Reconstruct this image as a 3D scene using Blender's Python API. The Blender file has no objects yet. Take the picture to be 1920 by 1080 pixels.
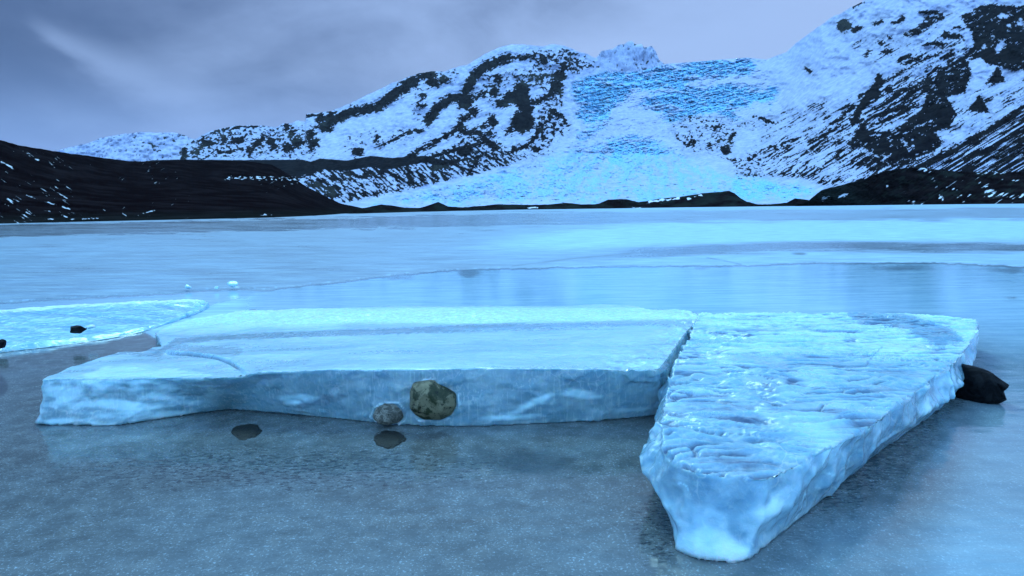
import bpy, bmesh, math, random
import numpy as np
from mathutils import Vector, Matrix

R = math.radians
random.seed(7)
scn = bpy.context.scene
COL = scn.collection

# ------------------------------------------------------------------ camera
H = 1.3            # eye height above the lake
F = 1173.0         # focal length in photo pixels (1920 wide)
PITCH = math.atan((540 - 390) / F)
ROLL = R(0.78)
_f = np.array([0, math.cos(PITCH), -math.sin(PITCH)])
_x = np.array([1.0, 0, 0])
_u = np.cross(_x, _f)
CR = math.cos(ROLL) * _x - math.sin(ROLL) * _u
CU = math.cos(ROLL) * _u + math.sin(ROLL) * _x

def rays(px, py):
    px = np.asarray(px, float)[..., None]; py = np.asarray(py, float)[..., None]
    return _f * F + CR * (px - 960) + CU * (540 - py)

def on_plane(px, py, z=0.0):
    d = rays(px, py)
    t = (np.asarray(z, float) - H) / d[..., 2]
    return np.array([0, 0, H]) + d * t[..., None]

def at_dist(px, py, dist):
    d = rays(px, py)
    t = np.asarray(dist, float) / np.hypot(d[..., 0], d[..., 1])
    return np.array([0, 0, H]) + d * t[..., None]

def yh(x):
    return 390 - (np.asarray(x, float) - 960) * math.tan(ROLL)

cam = bpy.data.cameras.new('camera')
cam.sensor_width = 36
cam.lens = 36 * F / 1920
cam.clip_start = 0.05
cam.clip_end = 40000
co = bpy.data.objects.new('camera', cam)
COL.objects.link(co)
m = Matrix.Identity(4)
for i in range(3):
    m[i][0], m[i][1], m[i][2] = CR[i], CU[i], -_f[i]
m[2][3] = H
co.matrix_world = m
scn.camera = co

# ------------------------------------------------------------------ noise
_rs = np.random.RandomState(5)
_perm = np.concatenate([_rs.permutation(256)] * 3)
_grad = _rs.normal(size=(256, 3)); _grad /= np.linalg.norm(_grad, axis=1)[:, None]

def perlin(x, y, z=0.0, seed=0):
    x, y, z = np.broadcast_arrays(np.asarray(x, float) + seed * 17.31, np.asarray(y, float) - seed * 9.17, np.asarray(z, float) + seed * 3.7)
    xi, yi, zi = np.floor(x), np.floor(y), np.floor(z)
    xf, yf, zf = x - xi, y - yi, z - zi
    xi = xi.astype(int) & 255; yi = yi.astype(int) & 255; zi = zi.astype(int) & 255
    u = xf**3 * (xf * (xf * 6 - 15) + 10); v = yf**3 * (yf * (yf * 6 - 15) + 10); w = zf**3 * (zf * (zf * 6 - 15) + 10)
    def g(a, b, c):
        h = _perm[_perm[_perm[(xi + a) & 255] + ((yi + b) & 255)] + ((zi + c) & 255)]
        gg = _grad[h]
        return gg[..., 0] * (xf - a) + gg[..., 1] * (yf - b) + gg[..., 2] * (zf - c)
    l = lambda a, b, t: a + (b - a) * t
    return l(l(l(g(0,0,0), g(1,0,0), u), l(g(0,1,0), g(1,1,0), u), v),
             l(l(g(0,0,1), g(1,0,1), u), l(g(0,1,1), g(1,1,1), u), v), w) * 1.6

def fbm(x, y, z=0.0, oct=4, gain=0.5, seed=0):
    a, s, t = 1.0, 0.0, 0.0
    for o in range(oct):
        f = 2.03 ** o
        s = s + a * perlin(x * f, y * f, np.asarray(z) * f, seed + o)
        t += a; a *= gain
    return s / t

def ridged(x, y, z=0.0, oct=4, gain=0.5, seed=0):
    a, s, t = 1.0, 0.0, 0.0
    for o in range(oct):
        f = 2.03 ** o
        s = s + a * (1 - np.abs(perlin(x * f, y * f, np.asarray(z) * f, seed + o)) * 2)
        t += a; a *= gain
    return s / t

def worley(x, y, seed=0):
    """cell noise: distance to the border between cells, and a random value per cell"""
    xi, yi = np.floor(x).astype(int), np.floor(y).astype(int)
    d1 = np.full(np.shape(x), 9.0); d2 = d1.copy(); cid = np.zeros(np.shape(x))
    for i in (-1, 0, 1):
        for j in (-1, 0, 1):
            a = _perm[(_perm[(xi + i + seed * 7) & 255] + yi + j) & 255]
            b = _perm[(a + 71 + seed) & 255]; c = _perm[(b + 13) & 255]
            d = np.hypot(xi + i + a / 255.0 - x, yi + j + b / 255.0 - y)
            n = d < d1
            d2 = np.where(n, d1, np.minimum(d2, d)); cid = np.where(n, c / 255.0, cid); d1 = np.where(n, d, d1)
    return d2 - d1, cid

def worley3(x, y, z, seed=0):
    """distance to the nearest cell centre in space, scalloped like melting ice"""
    xi, yi, zi = [np.floor(q).astype(int) for q in (x, y, z)]
    d1 = np.full(np.shape(x), 9.0)
    for i in (-1, 0, 1):
        for j in (-1, 0, 1):
            for k in (-1, 0, 1):
                a = _perm[(_perm[(_perm[(xi + i + seed * 7) & 255] + yi + j) & 255] + zi + k) & 255]
                b = _perm[(a + 71) & 255]; c = _perm[(b + 13) & 255]
                d1 = np.minimum(d1, (xi + i + a / 255.0 - x) ** 2 + (yi + j + b / 255.0 - y) ** 2 + (zi + k + c / 255.0 - z) ** 2)
    return np.sqrt(d1)

def rot(x, y, deg):
    c, s = math.cos(R(deg)), math.sin(R(deg))
    return x * c + y * s, -x * s + y * c

def sstep(a, b, v):
    t = np.clip((v - a) / (b - a), 0, 1)
    return t * t * (3 - 2 * t)

# --------------------------------------------------------- shape functions
def d_line(X, Y, pts):
    d = np.full(np.shape(X), 1e9)
    for (x0, y0), (x1, y1) in zip(pts[:-1], pts[1:]):
        dx, dy = x1 - x0, y1 - y0
        L = dx * dx + dy * dy + 1e-9
        t = np.clip(((X - x0) * dx + (Y - y0) * dy) / L, 0, 1)
        d = np.minimum(d, np.hypot(X - x0 - t * dx, Y - y0 - t * dy))
    return d

def d_poly(X, Y, pts):
    """signed distance, positive inside"""
    d = d_line(X, Y, list(pts) + [pts[0]])
    ins = np.zeros(np.shape(X), bool)
    n = len(pts)
    for i in range(n):
        x0, y0 = pts[i]; x1, y1 = pts[(i + 1) % n]
        c = (y0 > Y) != (y1 > Y)
        with np.errstate(divide='ignore', invalid='ignore'):
            xi = (x1 - x0) * (Y - y0) / (y1 - y0 + 1e-12) + x0
        ins ^= c & (X < xi)
    return np.where(ins, d, -d)

def d_ell(X, Y, cx, cy, rx, ry, deg=0):
    a, b = rot(X - cx, Y - cy, deg)
    return (1 - np.hypot(a / rx, b / ry)) * min(rx, ry)

def prof(x, pts):
    p = np.array(pts, float)
    return np.interp(x, p[:, 0], p[:, 1])

# ---------------------------------------------------------- mesh utilities
def make_mesh(name, V, faces, mat, attrs=None, smooth=True, kind=None, label=None, cat=None, parent=None, group=None):
    me = bpy.data.meshes.new(name)
    V = np.ascontiguousarray(V, dtype=np.float32)
    faces = np.ascontiguousarray(faces, dtype=np.int32)
    n = faces.shape[1]
    me.vertices.add(len(V)); me.vertices.foreach_set('co', V.ravel())
    me.loops.add(faces.size); me.loops.foreach_set('vertex_index', faces.ravel())
    me.polygons.add(len(faces))
    me.polygons.foreach_set('loop_start', np.arange(0, faces.size, n, dtype=np.int32))
    me.polygons.foreach_set('loop_total', np.full(len(faces), n, dtype=np.int32))
    me.update(calc_edges=True); me.validate()
    me.polygons.foreach_set('use_smooth', np.full(len(faces), smooth))
    for k, a in (attrs or {}).items():
        at = me.attributes.new(k, 'FLOAT', 'POINT')
        at.data.foreach_set('value', np.ascontiguousarray(a, dtype=np.float32).ravel())
    me.materials.append(mat)
    o = bpy.data.objects.new(name, me)
    COL.objects.link(o)
    tag(o, label, cat, group, kind)
    if parent: o.parent = parent
    return o

def tag(o, label=None, cat=None, group=None, kind=None):
    if label: o['label'] = label
    if cat: o['category'] = cat
    if group: o['group'] = group
    if kind: o['kind'] = kind

def grid_faces(nr, nc):
    i = np.arange(nr - 1)[:, None] * nc + np.arange(nc - 1)[None]
    return np.stack([i, i + 1, i + nc + 1, i + nc], -1).reshape(-1, 4)

def subset(V, faces, attrs, mask):
    f = faces[mask]
    used = np.zeros(len(V), bool); used[f.ravel()] = True
    idx = np.cumsum(used) - 1
    return V[used], idx[f], {k: a.ravel()[used] for k, a in attrs.items()}

# --------------------------------------------------------------- materials
class NT:
    def __init__(s, name):
        s.m = bpy.data.materials.new(name); s.m.use_nodes = True
        s.t = s.m.node_tree; s.n = s.t.nodes; s.l = s.t.links
        s.p = s.n['Principled BSDF']; s.out = s.n['Material Output']
    def node(s, typ, **kw):
        n = s.n.new(typ)
        for k, v in kw.items(): setattr(n, k, v)
        return n
    def put(s, sock, v):
        if isinstance(v, bpy.types.NodeSocket): s.l.new(v, sock)
        elif v is not None:
            if sock.type == 'RGBA' and len(v) == 3: v = (*v, 1)
            sock.default_value = v
    def attr(s, name):
        n = s.node('ShaderNodeAttribute', attribute_name=name); return n.outputs['Fac']
    def coord(s, scale=(1, 1, 1), rotz=0.0, which='Object'):
        c = s.node('ShaderNodeTexCoord').outputs[which]
        mp = s.node('ShaderNodeMapping'); s.l.new(c, mp.inputs['Vector'])
        mp.inputs['Scale'].default_value = scale; mp.inputs['Rotation'].default_value = (0, 0, rotz)
        return mp.outputs[0]
    def noise(s, vec, scale, detail=4, rough=0.55, dist=0.0):
        n = s.node('ShaderNodeTexNoise'); s.l.new(vec, n.inputs['Vector'])
        n.inputs['Scale'].default_value = scale; n.inputs['Detail'].default_value = detail
        n.inputs['Roughness'].default_value = rough; n.inputs['Distortion'].default_value = dist
        return n.outputs['Fac']
    def voro(s, vec, scale, feature='F1', out='Distance'):
        n = s.node('ShaderNodeTexVoronoi', feature=feature); s.l.new(vec, n.inputs['Vector'])
        n.inputs['Scale'].default_value = scale
        return n.outputs[out]
    def math(s, op, a, b=0.0, c=None, clamp=False):
        n = s.node('ShaderNodeMath', operation=op); n.use_clamp = clamp
        s.put(n.inputs[0], a); s.put(n.inputs[1], b)
        if c is not None: s.put(n.inputs[2], c)
        return n.outputs[0]
    def step(s, v, a, b, lo=0.0, hi=1.0):
        n = s.node('ShaderNodeMapRange', interpolation_type='SMOOTHSTEP')
        s.put(n.inputs['Value'], v)
        n.inputs['From Min'].default_value = a; n.inputs['From Max'].default_value = b
        n.inputs['To Min'].default_value = lo; n.inputs['To Max'].default_value = hi
        return n.outputs[0]
    def mix(s, f, a, b):
        n = s.node('ShaderNodeMix', data_type='RGBA'); s.put(n.inputs[0], f); s.put(n.inputs[6], a); s.put(n.inputs[7], b)
        return n.outputs[2]
    def mixf(s, f, a, b):
        n = s.node('ShaderNodeMix', data_type='FLOAT'); s.put(n.inputs[0], f); s.put(n.inputs[2], a); s.put(n.inputs[3], b)
        return n.outputs[0]
    def bump(s, h, strength=0.5, dist=0.01, normal=None):
        n = s.node('ShaderNodeBump'); s.put(n.inputs['Height'], h)
        n.inputs['Strength'].default_value = strength; n.inputs['Distance'].default_value = dist
        if normal: s.l.new(normal, n.inputs['Normal'])
        return n.outputs[0]
    def set(s, **kw):
        for k, v in kw.items(): s.put(s.p.inputs[k.replace('_', ' ')], v)

def mat_terrain():
    s = NT('snow_rock_glacier')
    rock, blue, tint = s.attr('rock'), s.attr('blue'), s.attr('tint')
    P = s.coord()
    n1 = s.noise(P, 0.05, 5, 0.6); n2 = s.noise(P, 0.35, 4, 0.6)
    r = s.math('ADD', rock, s.math('MULTIPLY', s.math('SUBTRACT', n2, 0.5), 0.5))
    rm = s.step(r, 0.30, 0.72)
    snow = s.mix(s.step(n1, 0.35, 0.7), (.38, .41, .56), (.53, .54, .68))
    ice = s.mix(s.step(n2, 0.3, 0.7), (.13, .40, .66), (.32, .68, .86))
    c = s.mix(blue, snow, ice)
    c = s.mix(s.math('MULTIPLY', s.attr('dust'), .5), c, (.15, .17, .21))
    rk = s.mix(s.step(n1, 0.35, 0.7), (.003, .002, .004), (.014, .013, .014))
    rk = s.mix(s.math('MULTIPLY', tint, s.step(n2, .35, .6)), rk, (.040, .042, .036))
    s.set(Base_Color=s.mix(rm, c, rk), Roughness=0.85)
    s.set(Specular_IOR_Level=s.mixf(rm, 0.12, 0.0))
    s.set(Normal=s.bump(n2, 0.22, 1.5))
    return s.m

def mat_moraine():
    s = NT('dark_moraine_rubble')
    snow, tint = s.attr('snow'), s.attr('tint')
    P = s.coord()
    n1 = s.noise(P, 0.08, 5, 0.65); n2 = s.noise(P, 0.9, 4, 0.6)
    sm = s.step(s.math('ADD', snow, s.math('MULTIPLY', s.math('SUBTRACT', n2, 0.5), 0.45)), 0.35, 0.65)
    rk = s.mix(s.step(n1, 0.4, 0.7), (.004, .0022, .003), (.014, .010, .011))
    rk = s.mix(tint, rk, (.018, .024, .020))
    s.set(Base_Color=s.mix(sm, rk, (.7, .72, .78)), Roughness=0.95, Specular_IOR_Level=0.0)
    s.set(Normal=s.bump(n2, 0.6, 0.8))
    return s.m

def mat_lake():
    s = NT('lake_ice')
    frost, bright, dark, gravel_refl = s.attr('frost'), s.attr('bright'), s.attr('dark'), s.attr('gravel_refl')
    P = s.coord()
    Ps = s.coord((0.12, 1.0, 1.0), R(4))
    fine = s.noise(P, 90, 3, 0.7)
    med = s.noise(P, 9, 5, 0.65)
    big = s.noise(P, 1.3, 4, 0.6)
    streak = s.noise(Ps, 7.0, 5, 0.65)
    # clear wet ice over grey sand; the ice carries fine white bubbles
    wet = s.mix(s.step(med, 0.35, 0.72), (.072, .080, .074), (.132, .142, .130))
    wet = s.mix(s.step(big, 0.30, 0.75), wet, s.mix(0.35, wet, (.17, .22, .235)))
    speck = s.step(fine, 0.53, 0.72)
    wet = s.mix(s.math('MULTIPLY', speck, s.step(med, .3, .65, .12, .75)), wet, (.40, .50, .55))
    dspeck = s.step(s.noise(P, 60, 3, 0.7, 0.3), 0.40, 0.28)
    wet = s.mix(s.math('MULTIPLY', dspeck, 0.6), wet, (.025, .027, .027))
    gm = s.math('MULTIPLY', gravel_refl, s.step(s.noise(s.coord((1, 2.2, 1), R(-20)), 22, 4, 0.75), 0.46, 0.60))
    wet = s.mix(gm, wet, (.016, .018, .02))  # dark gravel specks and painted slab reflections
    clear = s.mix(s.step(streak, 0.3, 0.7), (.30, .54, .68), (.50, .76, .86))
    clear = s.mix(s.math('MULTIPLY', dspeck, 0.2), clear, (.15, .18, .2))
    base = s.mix(bright, wet, clear)
    rime = s.mix(s.step(streak, 0.35, 0.68), (.28, .44, .60), (.52, .75, .85))
    rime = s.mix(s.math('MULTIPLY', s.step(s.noise(s.coord((.5, 1.6, 1)), 40, 3, 0.7), 0.48, 0.66), 0.35), rime, (.22, .34, .50))
    base = s.mix(frost, base, rime)
    base = s.mix(dark, base, (.040, .050, .054))
    s.set(Base_Color=base, IOR=1.42)
    rough = s.mixf(frost, s.mixf(s.step(med, .3, .7), 0.07, 0.15), 0.55)
    s.set(Roughness=rough, Specular_IOR_Level=s.mixf(frost, 1.0, 0.35))
    rip = s.noise(s.coord((.55, 1.5, 1), R(-14)), 11, 3, 0.55)
    h = s.math('ADD', s.math('MULTIPLY', rip, 0.5), s.math('MULTIPLY', fine, 0.06))
    b1 = s.bump(h, 0.16, 0.02)
    s.set(Normal=b1)
    return s.m

def mat_ice(name, clear=(.20, .42, .60), milky=(.62, .86, .93), grey=0.0, vstreak=True, rime_c=(.68, .92, .97), trans=.5):
    s = NT(name)
    frost, edge, cloud, stain_shade = s.attr('frost'), s.attr('edge'), s.attr('cloud'), s.attr('stain_shade')
    P = s.coord()
    n1 = s.noise(P, 5.5, 6, 0.62, 0.6)
    n2 = s.noise(P, 26, 5, 0.65, 0.4)
    fine = s.noise(P, 130, 2, 0.6)
    lines = s.noise(s.coord((1, 1, 0.05)), 75, 2, 0.5)
    c = s.mix(s.step(n1, 0.40, 0.66), clear, s.mix(0.55, clear, milky))
    c = s.mix(s.math('MULTIPLY', s.step(n2, 0.50, 0.68), 0.45), c, milky)
    if vstreak:
        c = s.mix(s.math('MULTIPLY', s.step(lines, 0.54, 0.66), 0.7), c, milky)
    c = s.mix(cloud, c, s.mix(s.step(n1, .35, .65), milky, s.mix(.5, clear, milky)))
    # healed fractures inside the ice: thin bright sheets
    wv = s.node('ShaderNodeVectorMath', operation='ADD'); s.l.new(P, wv.inputs[0])
    nn = s.node('ShaderNodeTexNoise'); s.l.new(P, nn.inputs['Vector']); nn.inputs['Scale'].default_value = 6; nn.inputs['Detail'].default_value = 3
    sc = s.node('ShaderNodeVectorMath', operation='SCALE'); s.l.new(nn.outputs['Color'], sc.inputs[0]); sc.inputs['Scale'].default_value = 0.28
    s.l.new(sc.outputs[0], wv.inputs[1])
    ve = s.voro(wv.outputs[0], 5.5, 'DISTANCE_TO_EDGE')
    fr = s.math('MULTIPLY', s.step(ve, 0.035, 0.0), s.step(s.noise(P, 4, 2), 0.45, 0.6))
    c = s.mix(s.math('MULTIPLY', fr, .75), c, (.82, .97, 1.0))
    c = s.mix(s.math('MULTIPLY', s.step(s.voro(wv.outputs[0], 5.5, 'F1', 'Color') if False else s.noise(wv.outputs[0], 2.2, 2), .55, .40), .35), c, clear)
    fz = s.math('MULTIPLY', frost, s.step(s.math('ADD', s.math('MULTIPLY', n2, .6), s.math('MULTIPLY', fine, .5)), 0.40, 0.64, 0.25, 1.0))
    c = s.mix(fz, c, rime_c)
    c = s.mix(edge, c, (.78, .93, .97))
    c = s.mix(stain_shade, c, (.10, .17, .28))  # dark blue marks, also the painted ripple shade
    s.set(Base_Color=c, IOR=1.31)
    s.set(Roughness=s.mixf(frost, s.step(n2, .3, .7, .03, .14), 0.42))
    s.set(Subsurface_Weight=0.75, Subsurface_Radius=(.35, .75, 1.0), Subsurface_Scale=0.05)
    solid = s.math('MAXIMUM', s.math('MAXIMUM', frost, cloud), edge)
    s.set(Transmission_Weight=s.math('MULTIPLY', s.math('SUBTRACT', 1.0, solid, clamp=True), trans), Specular_IOR_Level=0.8, Coat_Weight=0.6, Coat_Roughness=0.13, Coat_IOR=1.4)
    g = s.math('ADD', s.math('MULTIPLY', n2, 0.6), s.math('MULTIPLY', fine, s.mixf(frost, 0.08, 0.4)))
    s.set(Normal=s.bump(g, 0.7, 0.014))
    return s.m

def mat_stone(name, a, b, cdark, rough=0.6, scale=18):
    s = NT(name)
    P = s.coord()
    n1 = s.noise(P, scale, 6, 0.7, 0.8); n2 = s.noise(P, scale * 4.5, 4, 0.7)
    c = s.mix(s.step(n1, 0.44, 0.56), a, b)
    c = s.mix(s.step(n2, 0.46, 0.34), c, cdark)
    s.set(Base_Color=c, Roughness=rough, Specular_IOR_Level=0.25, Normal=s.bump(s.math('ADD', n1, s.math('MULTIPLY', n2, .4)), 0.8, 0.012))
    return s.m

M_TER = mat_terrain(); M_MOR = mat_moraine(); M_LAKE = mat_lake()
M_ICE_A = mat_ice('clear_slab_ice', (.33, .62, .73), (.78, 1.0, 1.0), trans=.66, rime_c=(.58, .80, .90))
M_ICE_B = mat_ice('milky_slab_ice', (.25, .56, .73), (.80, 1.0, 1.0), vstreak=False, rime_c=(.64, .86, .95), trans=.52)
M_ICE_C = mat_ice('blue_slab_ice', (.22, .52, .68), (.58, .88, .96), vstreak=False, trans=.1)
M_STONE = mat_stone('mossy_stone', (.19, .16, .09), (.030, .036, .014), (.006, .006, .005), 0.45, 10)
M_STONE2 = mat_stone('grey_speckled_stone', (.26, .23, .18), (.10, .09, .07), (.02, .02, .015), 0.5, 30)
M_BLACK = mat_stone('black_wet_rock', (.005, .005, .006), (.011, .011, .012), (.002, .002, .003), 0.5, 9)
M_BLACK.node_tree.nodes['Principled BSDF'].inputs['Specular IOR Level'].default_value = 0.06
M_SUNK = mat_stone('dark_wet_pebble', (.016, .017, .013), (.010, .011, .009), (.005, .005, .005), 0.5, 25)

# ------------------------------------------------------------ far terrain
SKY_MAIN = [(120, 316), (200, 306), (260, 303), (330, 296), (343, 272), (373, 257), (395, 246), (410, 242), (440, 236), (467, 235), (500, 236),
    (513, 238), (522, 238), (530, 232), (545, 231), (560, 226), (572, 228), (574, 214), (617, 209), (650, 197), (683, 181), (733, 157),
    (770, 143), (787, 137), (810, 133), (835, 134), (850, 128), (877, 121), (917, 97), (940, 88), (960, 83), (985, 84), (1000, 85), (1020, 87), (1037, 83),
    (1055, 85), (1073, 91), (1085, 97), (1100, 101), (1115, 108), (1130, 118), (1147, 134), (1175, 135), (1207, 132), (1230, 125), (1247, 120), (1300, 116), (1350, 112),
    (1378, 110), (1400, 108), (1437, 112), (1474, 98), (1493, 80), (1511, 67), (1523, 59), (1545, 43), (1559, 33), (1575, 26), (1593, 15), (1622, 1), (1660, -8), (1700, -13),
    (1760, -12), (1800, -20), (1850, -22), (1920, -34), (2000, -50), (2100, -46)]
GLAC = [(643, 383), (700, 373), (800, 353), (900, 327), (1000, 303), (1040, 286), (1066, 262), (1078, 230), (1072, 195), (1064, 165), (1068, 150), (1110, 138), (1147, 125), (1210, 100),
    (1437, 100), (1456, 135), (1467, 167), (1467, 193), (1460, 240), (1440, 262), (1417, 280), (1375, 300), (1366, 312), (1372, 325), (1433, 333), (1500, 339), (1545, 350), (1545, 420), (640, 420)]

def unified():
    dx = 1.3
    xs = np.arange(110, 2110, dx); nr = 330
    S = prof(xs, SKY_MAIN)
    rough = np.interp(xs, [300, 1130, 1150, 1430, 1500, 2100], [1.6, 1.8, .5, .4, 1.6, 2.0])
    S = S + fbm(xs / 14, 0.3, 0, 4, 0.6, 3) * rough * 1.6
    t = np.linspace(0, 1, nr)
    X = np.repeat(xs[None], nr, 0)
    B = yh(xs) + 3.0
    Y = S[None] + (B - S)[None] * t[:, None]
    dt = prof(xs, [(110, 2400), (340, 2500), (900, 2500), (1100, 2900), (1300, 3300), (1440, 3000), (1540, 2500), (1700, 2100), (2100, 1700)])
    db = prof(xs, [(110, 1150), (600, 1200), (800, 1250), (1100, 1050), (1300, 950), (1500, 900), (1700, 800), (2100, 650)])
    s = 1 - t[:, None]
    Ssm = np.convolve(np.pad(prof(xs, SKY_MAIN), 60, mode='edge'), np.ones(121) / 121, 'valid')
    s = np.clip((B[None] - Y) / (B - Ssm)[None], 0, 1.3)
    D = db + (dt - db) * s ** 1.05
    gl = d_poly(X, Y, GLAC)
    G = sstep(-6, 10, gl)
    # --- masks (all in the terrain's own angular coordinates)
    rock = np.full(X.shape, -22.0)
    L = X < 1150
    def add(d, mask=None):
        nonlocal rock
        rock = np.maximum(rock, d)
    def line(pts, w): add(w - d_line(X, Y, pts))
    def blob(cx, cy, rx, ry=None, a=0): add(d_ell(X, Y, cx, cy, rx, ry or rx, a))
    # left massif
    line([(574, 217), (607, 215), (625, 212)], 2.5)
    for b in [(610, 236, 14, 11), (625, 226, 10, 8), (537, 238, 7), (548, 248, 7), (557, 268, 13, 10), (540, 276, 12, 9), (580, 254, 9), (587, 268, 11, 8),
              (583, 280, 4), (495, 258, 8, 5), (483, 269, 11, 8), (507, 266, 9, 7), (467, 280, 8, 5), (444, 263, 15, 7), (388, 268, 14, 8), (420, 262, 7), (412, 285, 8, 4), (433, 284, 8, 4),
              (513, 275, 9, 6), (345, 288, 7, 12), (370, 286, 5), (452, 278, 5, 3), (400, 250, 5, 3),
              (806, 142, 13, 9), (812, 154, 13, 10), (832, 150, 10, 8), (793, 180, 5, 7), (789, 198, 8, 5), (872, 194, 15, 12), (880, 182, 12, 8),
              (979, 166, 14, 13), (962, 182, 20, 12), (942, 194, 14, 9), (981, 190, 16, 14), (986, 206, 13, 12), (980, 229, 22, 20), (957, 245, 9, 6), (1043, 162, 13, 14), (1047, 143, 14, 11),
              (1058, 125, 7, 9), (1018, 111, 8, 8), (922, 228, 9, 11), (908, 236, 8, 4), (905, 177, 6, 6), (926, 172, 8, 10), (917, 250, 9, 5), (871, 284, 16, 10), (1005, 279, 9, 5), (934, 148, 7, 9),
              (864, 238, 8, 8), (868, 224, 9, 6), (888, 208, 9, 8), (706, 262, 4, 8), (672, 285, 10, 8), (762, 249, 6, 4), (1020, 257, 5, 6), (1040, 213, 8, 6), (1073, 262, 3, 8), (1081, 214, 3, 9)]:
        blob(*b)
    line([(600, 224), (640, 219), (659, 209), (690, 205), (715, 196), (732, 184)], 8)
    line([(728, 184), (755, 166), (776, 152)], 10)
    line([(776, 150), (795, 140)], 5)
    line([(802, 226), (815, 210), (827, 195), (845, 186), (866, 182), (880, 190)], 8)
    line([(873, 170), (892, 140), (911, 124), (935, 115), (949, 109)], 9)
    line([(949, 110), (979, 108), (1000, 104)], 4)
    line([(996, 193), (1022, 185), (1037, 172)], 5)
    line([(962, 281), (988, 274), (1005, 255), (1013, 232)], 4.5)
    line([(1035, 206), (1052, 220), (1062, 232)], 3.5)
    line([(866, 246), (898, 249), (911, 262), (926, 277)], 6)
    line([(710, 275), (736, 262), (768, 247), (790, 244)], 2.6)
    line([(768, 293), (793, 278), (815, 267), (832, 257), (849, 248), (866, 229), (880, 216)], 4)
    line([(800, 297), (850, 282), (905, 268)], 4)
    line([(403, 247), (430, 241), (455, 237), (500, 236)], 2.2)
    line([(795, 305), (870, 300), (912, 291)], 3)
    # right mountain
    P1 = [(1800, 30), (1822, 22), (1840, 10), (1867, 8), (1892, 13), (1920, 12), (2110, -10), (2110, 170), (1930, 133), (1892, 130), (1873, 123), (1850, 120), (1842, 107), (1812, 112),
          (1822, 138), (1812, 160), (1811, 173), (1774, 181), (1785, 203), (1796, 217), (1779, 237), (1753, 249), (1770, 266), (1753, 281), (1725, 294), (1689, 298), (1642, 290), (1625, 279),
          (1597, 275), (1597, 258), (1610, 243), (1614, 222), (1621, 243), (1651, 247), (1676, 243), (1700, 226), (1727, 205), (1742, 170), (1722, 180), (1733, 160), (1750, 143), (1767, 131), (1783, 117),
          (1808, 106), (1828, 84), (1822, 60)]
    add(d_poly(X, Y, P1))
    add(d_poly(X, Y, [(1870, 125), (1848, 157), (1883, 152)]))
    add(d_poly(X, Y, [(1836, 178), (1819, 207), (1855, 211)]))
    P3 = [(2110, 130), (1920, 196), (1860, 236), (1821, 255), (1791, 277), (1753, 294), (1727, 308), (1668, 330), (1625, 343), (1560, 356), (1560, 400), (2110, 400)]
    add(np.minimum(d_poly(X, Y, P3), 8))
    line([(1642, 162), (1630, 182), (1615, 202), (1600, 226)], 7)
    line([(1725, 196), (1700, 205), (1665, 225), (1630, 236)], 3)
    for b in [(1648, 152, 7, 12), (1667, 168, 9, 7), (1640, 175, 12, 8), (1717, 60, 8, 5, -25), (1733, 47, 9, 5, -20), (1758, 83, 7, 4, -30), (1780, 104, 13, 5, -35), (1745, 42, 7, 4, -30), (1605, 55, 10, 5, -20),
              (1627, 102, 7, 3, -40), (1662, 97, 8, 3, -20), (1700, 146, 8, 3, -30), (1582, 48, 14, 11, -10), (1517, 132, 7, 3, 35), (1652, 80, 5, 3, -30), (1668, 70, 4, 3, -30),
              (1788, 68, 14, 5, 10), (1775, 66, 9, 6), (1768, 108, 5, 2.5, -35), (1755, 128, 8, 2.5, -33), (1700, 65, 5, 3), (1560, 245, 4, 2.5, -30), (1548, 252, 6, 3, -30)]:
        blob(*b)
    line([(1687, 116), (1690, 109), (1707, 107)], 3.5); line([(1698, 120), (1727, 107)], 3); line([(1725, 23), (1750, 23), (1765, 28)], 3)
    line([(1640, 45), (1653, 41)], 2.6); line([(1672, 43), (1682, 42), (1693, 35)], 2.8); line([(1735, 35), (1768, 33)], 2.2); line([(1600, 12), (1620, 5)], 2)
    line([(1733, 84), (1750, 80)], 2.4); line([(1788, 52), (1800, 50)], 2)
    line([(1610, 182), (1650, 158), (1720, 118), (1765, 98)], 1.6); line([(1690, 186), (1740, 158), (1780, 135)], 3); line([(1640, 205), (1700, 170), (1745, 145)], 2.6)
    line([(1560, 232), (1575, 222), (1600, 200)], 3)
    # nunatak in the icefall
    for b in [(1296, 268, 10, 5, -15), (1360, 280, 9, 8), (1372, 258, 4, 10, 20), (1443, 228, 12, 3, 20), (1425, 221, 10, 3, 20), (1345, 238, 10, 3), (1300, 216, 8, 2), (1376, 301, 10, 3, 10), (1330, 272, 5, 4)]:
        blob(*b)
    # --- noise
    # streak direction: right mountain runs up to the right, the left apron down to the right
    ar = sstep(1380, 1480, X)
    u1, v1 = rot(X, Y, -31); u2, v2 = rot(X, Y, 38)
    wr = fbm(X / 40, Y / 40, 0, 3, .55, 17)
    nr_ = fbm(u1 / 22 + wr, v1 / 2.9 + wr * 1.3, 0, 4, 0.62, 11) * .75 + .5 * fbm(u1 / 60, v1 / 7 + wr * 1.0, 0, 3, .6, 18); nl = fbm(u2 / 15, v2 / 4.2, 0, 4, 0.6, 12)
    n0 = fbm(X / 3.2, Y / 2.6, 0, 2, 0.6, 15)
    ni = fbm(X / 7.5, Y / 6, 0, 4, 0.68, 13); nb = fbm(X / 45, Y / 30, 0, 3, 0.5, 14)
    apron = sstep(-8, 14, d_poly(X, Y, [(560, 330), (600, 306), (700, 310), (790, 296), (860, 270), (930, 280), (1040, 282), (900, 330), (640, 388), (560, 388)]))
    iso = (1 - ar) * (1 - apron)
    nz = nr_ * ar + nl * (1 - ar) * apron + ni * iso
    dens = np.full(X.shape, -12.0)
    def area(pts, v, soft=14):
        nonlocal dens
        w = sstep(-soft, soft, d_poly(X, Y, pts))
        dens = dens * (1 - w) + v * w
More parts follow.
